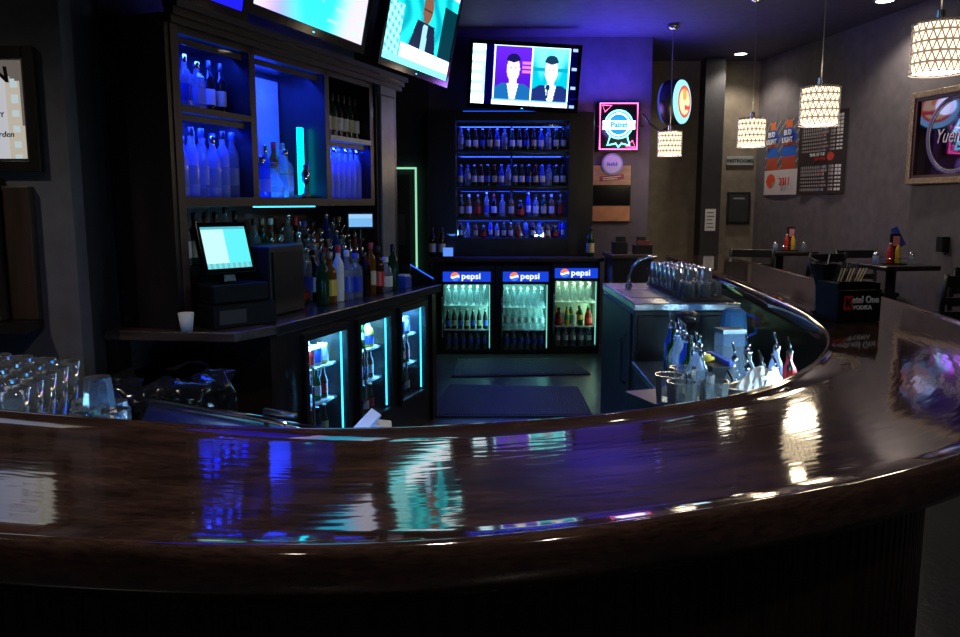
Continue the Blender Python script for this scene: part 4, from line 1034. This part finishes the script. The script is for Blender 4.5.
# ------------------------------------------------------------------ pub tables and chairs
def table(x, y, w, label):
    t = thing('pub_table', label, 'table', (x, y, 0), RTH+R(90), 'tall dark pub tables by the taupe wall')
    MB().box(-w/2, w/2, -.28, .28, 1.03, 1.07).build('table_top', M['ebony'], t, bevel=.008)
    MB().cyl(.04, .03, 1.029, 16).build('pedestal', M['black'], t)
    b = MB(); b.box(-.28, .28, -.04, .04, 0, .03); b.box(-.04, .04, -.28, .28, .001, .031); b.build('base', M['black'], t)
    return t
table(3.44, 6.68, .48, 'tall square pub table with a black top nearer the gilt framed mirror')
table(3.20, 8.55, .56, 'tall square pub table with a black top below the posters')
def chair():
    t = thing('bar_chair', 'x', 'chair')
    MB().box(-.20, .20, -.20, .20, .72, .76).build('seat', M['gloss_black'], t, bevel=.012)
    for sx in (-1, 1):
        MB().tube([(sx*.18, -.18, .0), (sx*.17, -.17, .72)], .018, 6).build('leg', M['black'], t)
        MB().tube([(sx*.19, .22, .0), (sx*.185, .19, .72), (sx*.19, .20, .95), (sx*.195, .24, 1.13)], .018, 6).build('leg', M['black'], t)
    for z, h in ((1.05, .075), (.94, .05), (.85, .05)):
        MB().box(-.18, .18, .195+(z-.85)*.12, .215+(z-.85)*.12, z, z+h).build('back_slat', M['black'], t, bevel=.004)
    MB().tube([(-.178, -.175, .30), (.178, -.175, .30)], .012, 6).build('footrest', M['dsteel'], t)
    MB().tube([(-.185, .20, .38), (.185, .20, .38)], .012, 6).build('stretcher', M['black'], t)
    return t
ch = None
for x, y, rz, l in ((2.72, 8.0, R(160), 'tall black slat-back chair between the bar and the table below the posters'), (3.02, 7.35, R(200), 'tall black slat-back chair standing beside the black caddy stirrers, between the two pub tables'), (2.90, 6.35, R(75), 'tall black slat-back chair on the bar side of the mirror table'),
                    (3.46, 5.82, R(190), 'tall black slat-back chair drawn up in front of the mirror table'), (3.10, 5.15, R(175), 'tall black slat-back chair cut by the frame edge, next to the bar'), (3.62, 7.45, R(5), 'tall black slat-back chair against the wall behind the mirror table')):
    if ch is None: o = ch = chair()
    else: o = copy_tree(ch)
    o.location = (x, y, 0); o.rotation_euler = (0, 0, rz); o['label'] = l; o['group'] = 'tall black pub chairs'
def caddy(x, y, far):
    nm = 'the mirror table' if not far else 'the table below the posters'
    t = thing('condiment_caddy', 'small wire caddy with menu cards standing on '+nm, 'caddy', (x, y, 1.0705), R(-15), 'table condiment caddies')
    MB().box(-.09, .09, -.06, .06, 0, .01).build('tray', M['black'], t)
    MB().tube([(-.09, -.06, .05), (.09, -.06, .05), (.09, .06, .05), (-.09, .06, .05)], .003, 5, closed=True).build('wire_rim', M['chrome'], t)
    MB().box(-.03, .05, .035, .045, .01, .25).build('menu_card', M['black'], t)
    MB().box(-.005, .045, .030, .0345, .15, .23).build('menu_picture', mat('menu_print%d' % far, (.7, .25, .3), .4), t)
    if not far: MB().box(.03, .085, .048, .053, -.05, .12).build('blue_card', M['blue'], t, loc=(.0, 0, .165), rot=(0, R(-28), 0))
    for i, (k, g, cp, lb, dx, dy, l) in enumerate((('soda', 'red', 'white', 'red', -.035, -.005, 'red ketchup bottle'), ('soda', 'yellow', 'red', 'yellow', .03, -.01, 'yellow mustard bottle'))):
        bottle(k, g, cp, lb, (x+dx, y+dy, 1.081), 'sauce_bottle', l+' in the wire caddy on '+nm, 'sauce bottle', 'sauce bottles', s=.72)
    for i, dx in enumerate((-.16, .14)):
        s_ = thing('shaker', ['blue-white sugar shaker', 'clear glass salt shaker'][i]+' standing by the caddy on '+nm, 'shaker', (x+dx, y-.03, 1.0705), 0, 'table shakers')
        MB().lathe([(.001, 0), (.028, 0), (.026, .07), (.02, .075)], 12).build('shaker_glass', M['g_frost' if i == 0 else 'g_clear'], s_)
        MB().lathe([(.021, .0755), (.021, .09), (.01, .10), (.001, .102)], 12).build('shaker_cap', M['chrome'], s_)
caddy(3.42, 6.62, 0); caddy(3.28, 8.5, 1)

# ------------------------------------------------------------------ bar caddies
def bar_caddy(x, y, rz, label, letters, s=1):
    t = thing('bar_caddy', label, 'caddy', (x, y, 1.0715), rz); t.scale = (s, s, s)
    b = MB(); b.box(-.085, .085, -.065, .065, 0, .012)
    b.box(-.085, .085, -.065, -.057, .012, .115); b.box(-.085, .085, .057, .065, .012, .14); b.box(-.085, -.077, -.057, .057, .012, .14); b.box(.077, .085, -.057, .057, .012, .14); b.box(-.077, .077, -.004, .004, .012, .14)
    b.build('tray_body', M['matte'], t)
    MB().box(-.075, .075, -.056, -.005, .013, .07).build('napkins', M['rubber'], t)
    if letters:
        MB().box(-.062, -.028, -.0675, -.0655, .045, .095).build('red_panel', mat('panel_red', (.7, .03, .03), .4), t)
        text('lettering', 'K', .048, M['black'], t, (-.045, -.069, .069), bold=.001, sx=.9)
        text('lettering', 'etel One', .036, M['paper'], t, (.022, -.067, .080), bold=.0006, sx=.82)
        text('lettering', 'VODKA', .022, M['paper'], t, (.01, -.067, .052), bold=.0004)
    return t
kc = bar_caddy(1.59, 3.43, R(10), 'black bar caddy with red and white vodka lettering on the bar bend', True, 1.18)
KM = Matrix.Translation((1.59, 3.43, 1.0715)) @ Matrix.Rotation(R(10), 4, 'Z') @ Matrix.Scale(1.18, 4)
for r_ in range(2):
    for i in range(9 if r_ == 0 else 7):
        pale = r_ == 0 and i not in (2, 5)
        p = KM @ Vector((-.070+.0085*i, .024+.020*r_, .016))
        o = MB().tube([(0, 0, 0), (.065+.005*i, 0, .20+.02*r_)], .0032, 5).build('drinking_straw', M['cream'] if pale else M['black'], loc=p, rot=(0, 0, R(12)))
        tag(o, '%s stirring straw, %s from the left in the %s of the vodka caddy' % ('pale' if pale else 'black', ORD[i], 'front' if r_ == 0 else 'back'), 'straw', 'straws in the vodka caddy')
t = thing('napkin_holder', 'tall tapering black holder with a white straw beside the vodka caddy', 'holder', (1.56, 3.62, 1.0715), R(20))
MB().lathe([(.001, 0), (.05, 0), (.05, .012), (.028, .03), (.032, .12), (.062, .23), (.057, .23), (.03, .13)], 8, smooth=False).build('holder_body', M['matte'], t)
o = MB().tube([(0, 0, .125), (.02, 0, .27)], .003, 6).build('drinking_straw', M['white'], loc=(1.56, 3.62, 1.0715)); tag(o, 'white straw sticking out of the tall black holder', 'straw')

# ------------------------------------------------------------------ keg cabinet with sink, right of the aisle
t = thing('sink_cabinet', 'black underbar cabinet with a steel top and dark front behind the bar bend', 'cabinet', (.89, 4.58, 0))
MB().box(0, .60, 0, 1.15, 0, .955).build('cabinet_body', mat('grey_enamel', (.035, .04, .042), .3), t, bevel=.006)
MB().box(-.005, .61, -.02, 1.17, .956, 1.0).build('steel_top', M['steel'], t, bevel=.006)
MB().box(.02, .58, -.012, -.001, .06, .93).build('front_door', M['black'], t, bevel=.004)
MB().box(-.014, -.001, .06, 1.09, .06, .93).build('side_door', mat('brushed_side', (.07, .085, .085), .45, .5), t, bevel=.004)
MB().tube([(-.02, .12, .5), (-.05, .12, .52), (-.05, .12, .78), (-.02, .12, .8)], .008).build('door_handle', M['dsteel'], t)
MB().box(.02, .27, .25, .75, 1.0005, 1.004).build('sink_basin_rim', M['dsteel'], t)
fc = thing('faucet', 'bent chrome faucet rising from the steel cabinet top', 'faucet', (1.00, 5.35, 1.0045))
MB().cyl(.022, 0, .03, 14).build('base', M['chrome'], fc)
MB().tube([(0, 0, .03), (0, 0, .08), (.02, .0, .14), (.07, 0, .19), (.13, 0, .21), (.18, 0, .205)], .011, 8).build('spout', M['chrome'], fc)
MB().tube([(0, -.02, .03), (0, -.06, .05)], .006, 6).build('lever', M['chrome'], fc)
b = thing('rubber_bar_mat', 'black rubber drip mat under the rows of glasses on the steel top', 'mat', (1.335, 5.2, 1.0015))
MB().box(-.145, .145, -.58, .50, 0, .010).build('mat_base', M['rubber'], b)
m_ = MB()
for k in range(20): m_.box(-.14, .14, -.57+.053*k, -.55+.053*k, .010, .014)
m_.build('ridges', M['rubber'], b)
glass_protos = {}
def glass(kind, loc, label, group, name='pint_glass', solid=True, rot=None, s=1, cat='glass'):
    key = (kind, solid)
    if key not in glass_protos:
        prof = {'pint': [(.001, .004), (.028, .004), (.0425, .148), (.0445, .148), (.030, 0), (.001, 0)],
                'pint_up': [(.001, .148), (.030, .148), (.0445, .003), (.0430, 0), (.028, .142), (.001, .142)],
                'rocks': [(.001, .008), (.036, .008), (.040, .085), (.0425, .085), (.041, .04), (.036, 0), (.001, 0)],
                'rocks_up': [(.001, .088), (.035, .088), (.0395, .05), (.043, 0), (.0405, 0), (.034, .078), (.001, .078)],
                'wine': [(.033, 0), (.033, .003), (.005, .008), (.004, .07), (.012, .08), (.034, .11), (.036, .15), (.03, .19), (.0285, .19), (.034, .15), (.03, .11), (.001, .084)]}[kind]
        b = MB(); b.lathe(prof, 20 if 'rocks' not in kind else 10, smooth='rocks' not in kind)
        glass_protos[key] = b.build(name, M['pint'] if solid else M['pint2'])
        o = glass_protos[key]
    else: o = glass_protos[key].copy(); COL.objects.link(o)
    o.location = loc; o.scale = (s, s, s); o.rotation_euler = rot or (0, 0, random.random())
    return tag(o, label, cat, group)
for r_ in range(6):
    for c_ in range(3):
        glass('pint_up', (1.235+.092*c_+.01*r_*.3, 5.63-.115*r_ if r_ < 4 else 5.63-.115*r_, 1.0150), 'upturned pint glass on drip mat, %s in %s row from the far end' % (ORD[c_], ORD[r_]), 'upturned pint glasses on the drip mat', 'pint_glass', True)
for i in range(8):
    c_, r_ = i % 3, i//3
    glass('rocks_up', (1.235+.095*c_, 4.92-.10*r_, 1.0150), 'short upturned glass, near end of drip mat, %s in %s line' % (ORD[c_], ORD[r_]), 'short glasses on the drip mat', 'rocks_glass', True)

# ------------------------------------------------------------------ underbar station on the right
ub = thing('underbar_station', 'low stainless steel underbar work station inside the bar bend', 'work station', (1, 3, 0))
def pl(P): return [(x-1, y-3) for x, y in P]
MB().prism(pl([(.62, 2.32), (.92, 2.52), (1.10, 2.86), (1.24, 3.25), (1.36, 3.75), (1.42, 4.5), (.88, 4.5), (.84, 3.0), (.55, 2.5)]), .10, .64).build('cabinet_body', M['dsteel'], ub)
MB().prism(pl([(.61, 2.30), (.93, 2.51), (1.11, 2.86), (1.25, 3.25), (1.37, 3.75), (1.43, 4.51), (.87, 4.51), (.83, 3.0), (.54, 2.5)]), .641, .675).build('steel_top', M['steel'], ub, bevel=.004)
# ice bin
ib = thing('ice_bin', 'steel ice bin heaped with white ice between the bottle racks', 'ice bin', (.975, 2.70, .6755), R(44))
b = MB(); b.box(-.12, .12, -.10, -.09, 0, .27); b.box(-.12, .12, .09, .10, 0, .27); b.box(-.12, -.11, -.09, .09, 0, .27); b.box(.11, .12, -.09, .09, 0, .27)
b.build('bin_wall', M['steel'], ib)
vs = []; fs = []; n = 16
for j in range(n+1):
    for i in range(n+1):
        x, y = -.108+.216*i/n, -.088+.176*j/n
        e = min(i, j, n-i, n-j)/n*2
        vs.append((x, y, .245+.085*sm(0, .8, e)+random.uniform(-.012, .012)))
for j in range(n):
    for i in range(n): a = j*(n+1)+i; fs.append((a, a+1, a+n+2, a+n+1))
o = MB().add(vs, fs).build('crushed_ice', mat('ice_white', (.85, .9, .95), .25), ib); o['kind'] = 'stuff'
# speed racks
def rack(p, q, label, step=0):
    P = Vector((*p, 0)); Q = Vector((*q, 0)); Lr = (Q-P).length; a = math.atan2((Q-P).y, (Q-P).x)
    t = thing('speed_rack', label, 'bottle rack', (P.x, P.y, .6765+step), a)
    b = MB(); b.box(0, Lr, -.055, -.05, 0, .05); b.box(0, Lr, .05, .055, 0, .05); b.box(0, .005, -.05, .05, 0, .05); b.box(Lr-.005, Lr, -.05, .05, 0, .05)
    b.build('rail', M['steel'], t)
    if step: MB().box(.002, Lr-.002, -.05, .05, -step, -.0005).build('stand', M['dsteel'], t)
    return P, (Q-P).normalized(), Lr
SK = [('liquor', 'g_clear', 'chrome', 'g_frost'), ('liquor', 'g_amber', 'chrome', 'orange'), ('slim', 'g_clear', 'chrome', 'blue'), ('liquor', 'g_red', 'black', 'red'), ('soda', 'orange', 'black', 'orange'), ('wine', 'g_dark', 'black', 'yellow'), ('slim', 'g_frost', 'chrome', 'white'), ('liquor', 'green', 'white', 'green'), ('stout', 'red', 'black', 'red')]
LN.update(orange='orange juice', green='bright green', red='red')
P, d_, Lr = rack((.96, 3.06), (1.30, 3.23), 'long steel speed rack of pouring bottles beside the bar bend', .06)
ci_ = 0
for r_, (dx, dy, nn) in enumerate(((0, 0, 5), (0, 0, 5))):
    if r_ == 1: P, d_, Lr = rack((.90, 2.885), (1.235, 3.06), 'steel speed rack of pouring bottles right behind the ice bin', .03)
    for i in range(nn):
        k, g, cp, lb = SK[(i*2+r_*4) % 9]
        if k == 'stout': k = 'liquor'
        p_ = P+d_*(.040+(Lr-.08)*i/(nn-1))
        bottle(k, g, 'chrome' if cp != 'black' else 'black', lb, (p_.x, p_.y, .7375 if r_ == 0 else .7075), 'pouring_bottle', '%s bottle, %s pour spout, %s along the %s speed rack' % (LN[g], 'black' if cp == 'black' else 'chrome', ORD[i], 'far' if r_ == 0 else 'near'), 'bottle', 'bottles in the speed racks', True, True, .84, R(120)+random.uniform(-.5, .5))
P, d_, Lr = rack((.905, 3.175), (.955, 3.99), 'steel speed rack along the aisle edge of the station')
for i in range(10):
    k, g, cp, lb = [('slim', 'g_clear', 'chrome', 'blue'), ('slim', 'g_frost', 'chrome', 'blue'), ('liquor', 'g_clear', 'chrome', 'green'), ('wine', 'g_green', 'black', 'yellow'), ('slim', 'g_blue', 'chrome', 'white')][i % 5]
    p_ = P+d_*(.05+(Lr-.10)*i/9)
    bottle(k, g, cp, lb, (p_.x, p_.y, .677), 'pouring_bottle', '%s bottle with pour spout, %s along the aisle speed rack' % (LN[g], ORD[i]), 'bottle', 'bottles in the aisle speed rack', True, True, .95, R(100))
# stacked glasses at the near end
t = thing('glass_rack', 'tall black crate holding short clear glasses at the near end of the bar bend', 'rack', (.695, 2.60, .6755), R(20))
b = MB(); b.box(-.12, .12, -.20, .20, 0, .235); b.box(-.125, .125, -.205, .205, .235, .24)
b.build('crate_body', M['black'], t, bevel=.004)
for i, (x, y) in enumerate(((.64, 2.48), (.745, 2.49), (.625, 2.585), (.73, 2.60), (.70, 2.70))):
    glass('rocks', (x, y, .9160), 'cut rocks glass, %s of the cluster near the ice bin' % ORD[i], 'rocks glasses near the ice bin', 'rocks_glass', True, s=1.12)
t = thing('serving_bowl', 'wide clear glass bowl beside the rocks glasses in the bar bend', 'bowl', (.72, 2.93, .6755))
MB().lathe([(.001, 0), (.03, 0), (.065, .03), (.088, .09), (.085, .09), (.062, .034), (.028, .008), (.001, .008)], 24).build('bowl_body', M['pint'], t)
t = thing('blue_pitcher', 'upturned translucent blue pitcher standing behind the pouring bottles', 'pitcher', (1.33, 4.15, .6755))
MB().cyl(.05, 0, .16, 14).build('drying_stand', M['dsteel'], t)
MB().lathe([(.075, .1605), (.070, .25), (.06, .335), (.04, .35), (.001, .352)], 12, smooth=False).build('pitcher_body', thin('blue_plastic_clear', (.25, .5, .8), (.15, .4, .75), .7), t)
MB().tube([(.07, 0, .20), (.12, 0, .22), (.12, 0, .30), (.062, 0, .32)], .008, 6).build('handle', M['g_blue'], t)
t = thing('blender_jar', 'smoky glass blender jar on a black base behind the aisle rack', 'blender', (1.10, 4.20, .6755))
MB().lathe([(.001, 0), (.085, 0), (.075, .12), (.05, .13), (.001, .13)], 16).build('motor_base', M['black'], t)
MB().lathe([(.045, .131), (.065, .30), (.062, .30), (.042, .135)], 16).build('jar', thin('smoky_glass', (.35, .35, .4), (.08, .08, .1), .5), t)
MB().lathe([(.066, .301), (.066, .315), (.03, .33), (.001, .332)], 16).build('lid', M['black'], t)
t = thing('juice_container', 'square clear juice container with a patterned front behind the speed racks', 'container', (1.24, 3.92, .6755), R(10))
MB().box(-.06, .06, -.05, .05, 0, .26).build('container_body', M['pint2'], t, bevel=.01)
MB().box(-.062, .062, -.052, .052, .26, .28).build('lid', M['dsteel'], t)
t = thing('fruit_tray', 'long black fruit tray with yellow lemon slices and blue lid edge', 'tray', (1.09, 3.70, .6755), R(95))
b = MB(); b.box(-.14, .14, -.05, .05, 0, .16); b.build('tray_body', M['black'], t, bevel=.004)
MB().box(-.14, .14, -.055, -.03, .161, .18).build('lid', M['blue'], t)
MB().lathe([(.001, .161), (.03, .161), (.028, .18), (.001, .185)], 14, c=(.06, .01)).build('lemon_slice', M['yellow'], t)
MB().lathe([(.001, .161), (.03, .161), (.028, .178), (.001, .182)], 14, c=(0, .015)).build('lemon_slice', M['yellow'], t)

# ------------------------------------------------------------------ underbar on the left: glass ledge and sink
lb_ = thing('glass_ledge', 'steel ledge behind the bar carrying rows of clean pint glasses', 'ledge', (-1.8, 2.3, 0))
pl2 = lambda P: [(x+1.8, y-2.3) for x, y in P]
MB().prism(pl2([(-2.6, 2.62), (-1.9, 2.25), (-1.25, 2.0), (-.90, 1.92), (-1.12, 2.50), (-1.35, 2.85), (-2.3, 3.2)]), .88, .925).build('steel_top', M['steel'], lb_, bevel=.004)
MB().prism(pl2([(-2.6, 2.66), (-1.9, 2.29), (-1.25, 2.04), (-.94, 1.96), (-1.15, 2.48), (-1.38, 2.82), (-2.3, 3.15)]), 0, .879).build('cabinet_body', M['dsteel'], lb_)
sk = thing('bar_sink', 'steel sink lit bright blue behind the bar, beside the glasses', 'sink', (-.6, 2.2, 0))
pl3 = lambda P: [(x+.6, y-2.2) for x, y in P]
MB().prism(pl3([(-.885, 1.92), (-.38, 1.86), (-.36, 2.33), (-.70, 2.55), (-1.20, 2.83), (-1.10, 2.51)]), .80, .86).build('sink_deck', M['steel'], sk, bevel=.004)
MB().prism(pl3([(-.86, 1.95), (-.42, 1.89), (-.40, 2.31), (-.70, 2.51), (-1.17, 2.78), (-1.08, 2.50)]), 0, .799).build('cabinet_body', M['dsteel'], sk)
MB().tube([(-.57, .575, .875), (-.10, .325, .875), (.22, .12, .875)], .011, 8).build('front_rail', M['chrome'], sk)
MB().box(-.16, .10, -.10, .12, .861, .875).build('basin_rim', M['steel'], sk, bevel=.006)
MB().tube([(-.1, .35, .86), (-.1, .34, .90), (.02, .24, .91)], .010, 8).build('spout', M['dsteel'], sk)
k = 0
for r_ in range(5):
    for c_ in range(7):
        x = -1.27-.093*c_-.012*r_; y = 2.12+.093*r_+.036*c_
        if x < -1.95: continue
        glass('pint', (x, y, .9255), 'clean pint glass on steel ledge, %s in %s row from the bar edge' % (ORD[c_], ORD[r_]), 'pint glasses on the steel ledge', 'pint_glass', True)
for i, (x, y, z, kd) in enumerate(((-1.17, 2.065, .9255, 'rocks_up'), (-1.08, 2.04, .9255, 'rocks_up'), (-1.085, 2.135, .9255, 'rocks_up'), (-.99, 2.03, .9255, 'rocks_up'), (-.995, 2.125, .9255, 'rocks_up'), (-1.13, 2.23, .9255, 'rocks_up'), (-1.04, 2.22, .9255, 'rocks_up'), (-1.04, 2.13, 1.0145, 'rocks_up'))):
    glass(kd, (x, y, z), 'upturned cut rocks glass, %s of the cluster beside the blue sink' % ORD[i], 'rocks glasses beside the sink', 'rocks_glass', True)
bt = bottle('slim', 'g_clear', 'chrome', 'g_frost', (-2.02, 2.92, .9255), 'liquor_bottle', 'clear bottle with silver cap standing behind the pint glasses', 'bottle', None, True, False, .9)
# added work lights, unseen under the inner bar edge, to brighten the wells
def wl(x, y, a, L_, col_, e, label, tilt=42):
    t = thing('added_well_light', label, 'added work light', (x, y, .975), a)
    MB().box(-L_/2, L_/2, -.015, .015, 0, .015).build('housing', M['black'], t)
    MB().box(-L_/2+.01, L_/2-.01, -.010, .010, -.006, 0).build('tube', M['led_white'], t)
    light('AREA', (x, y, .965), col_, e, L_, (R(tilt), 0, a), .03)

# napkins and card box behind the bar centre
o = thing('low_shelf', 'narrow black shelf under the inner bar edge at its middle', 'shelf', (-.2, 1.98, 0))
MB().box(-.14, .42, -.08, .10, .86, .89).build('shelf_board', M['black'], o)
MB().box(-.13, -.10, -.07, .09, 0, .859).build('leg', M['black'], o); MB().box(.38, .41, -.07, .09, 0, .859).build('leg', M['black'], o)
t = thing('napkin_stack', 'fanned stack of white paper napkins with a printed card box behind the bar edge', 'napkins', (-.30, 2.03, .8905), R(8)); t.scale = (.74, .74, .86)
for i in range(7):
    MB().box(-.055, .055, -.05, .05, 0, .005).build('napkin', M['paper'], t, loc=(-.035+.006*i, 0, .058+.011*i), rot=(0, R(-38), R(i*3)))
MB().box(.0, .075, -.045, .045, .0, .135).build('card_box', M['paper'], t, bevel=.003, rot=(0, R(8), 0))
MB().box(.012, .068, -.0465, -.0455, .085, .125).build('printed_panel', mat('print_purple', (.15, .03, .15), .5), t, rot=(0, R(8), 0))

# ------------------------------------------------------------------ floor mats
def fmat(P, label):
    c = [sum(p[0] for p in P)/4, sum(p[1] for p in P)/4]
    t = thing('floor_mat', label, 'mat', (c[0], c[1], .0005))
    Q = [(x-c[0], y-c[1]) for x, y in P]
    MB().prism(Q, 0, .012).build('mat_base', M['rubber'], t)
    b = MB(); a, b1, c1, d1_ = [Vector((*q, 0)) for q in Q]; n = 60
    for i in range(n):
        f = (i+.3)/n; g = (i+.75)/n
        p0, p1 = a.lerp(b1, f), d1_.lerp(c1, f); q0, q1 = a.lerp(b1, g), d1_.lerp(c1, g)
        b.prism([tuple(v.xy) for v in (p0.lerp(p1, .03), q0.lerp(q1, .03), q0.lerp(q1, .97), p0.lerp(p1, .97))], .012, .020)
    b.build('ribs', M['rubber'], t)
fmat([(-.26, 7.12), (1.02, 7.24), (.90, 7.95), (-.22, 7.95)], 'ribbed black rubber floor mat lying before the soft drink coolers')
fmat([(-.40, 5.75), (.84, 5.75), (.84, 6.72), (-.26, 6.80)], 'ribbed black rubber floor mat in the aisle nearer the bar')

# ------------------------------------------------------------------ lights of the room
wl(-1.45, 1.94, math.atan2(-.30, .9), 1.0, (.18, .62, 1), 60, 'added work light under the bar edge brightening the pint glasses', -4)
wl(-.66, 1.71, math.atan2(-.08, .9), .5, (.05, .25, 1), 10, 'added work light under the bar edge brightening the blue sink')
wl(1.10, 2.50, R(57), .5, (.55, .85, 1), 12, 'added work light under the bar edge brightening the ice bin')
wl(1.475, 3.40, R(74), .55, (.4, .75, 1), 12, 'added work light under the bar edge brightening the speed racks')
# blue up-lighting strip on top of the back unit
t = thing('up_light', 'blue light strip lying on top of the mirrored shelf unit', 'light', (.4, 8.75, 2.5205))
MB().box(-.6, .5, -.02, .02, 0, .015).build('strip_body', M['steel'], t); MB().box(-.58, .48, -.012, .012, .015, .022).build('tube', M['led_blue'], t)
light('AREA', (1.15, 8.45, 2.62), (.06, .05, 1), 40, 1.2, (R(180), 0, 0), .1)
light('AREA', LB(1.1, .2, 2.45), (.05, .06, 1), 2.0, 1.6, (R(180), 0, TH), .1)

w = bpy.data.worlds.new('room_air'); SC.world = w; w.use_nodes = True
w.node_tree.nodes['Background'].inputs[0].default_value = (.35, .4, .7, 1); w.node_tree.nodes['Background'].inputs[1].default_value = .02

cam = bpy.data.cameras.new('camera'); co_ = bpy.data.objects.new('camera', cam); COL.objects.link(co_)
co_.location = (0, 0, 1.57); co_.rotation_euler = (R(90-8.2), 0, 0)
cam.sensor_width = 36; cam.lens = 30; cam.clip_start = .05
SC.camera = co_
vs_ = SC.view_settings; vs_.view_transform = 'Standard'; vs_.look = 'None'; vs_.exposure = 0; vs_.gamma = 1; vs_.use_curve_mapping = False
SC.cycles.max_bounces = 10; SC.cycles.transparent_max_bounces = 24; SC.cycles.transmission_bounces = 8; SC.cycles.glossy_bounces = 4; SC.cycles.diffuse_bounces = 3
SC.cycles.sample_clamp_indirect = 4; SC.cycles.caustics_reflective = False; SC.cycles.caustics_refractive = False
SC.cycles.use_denoising = True
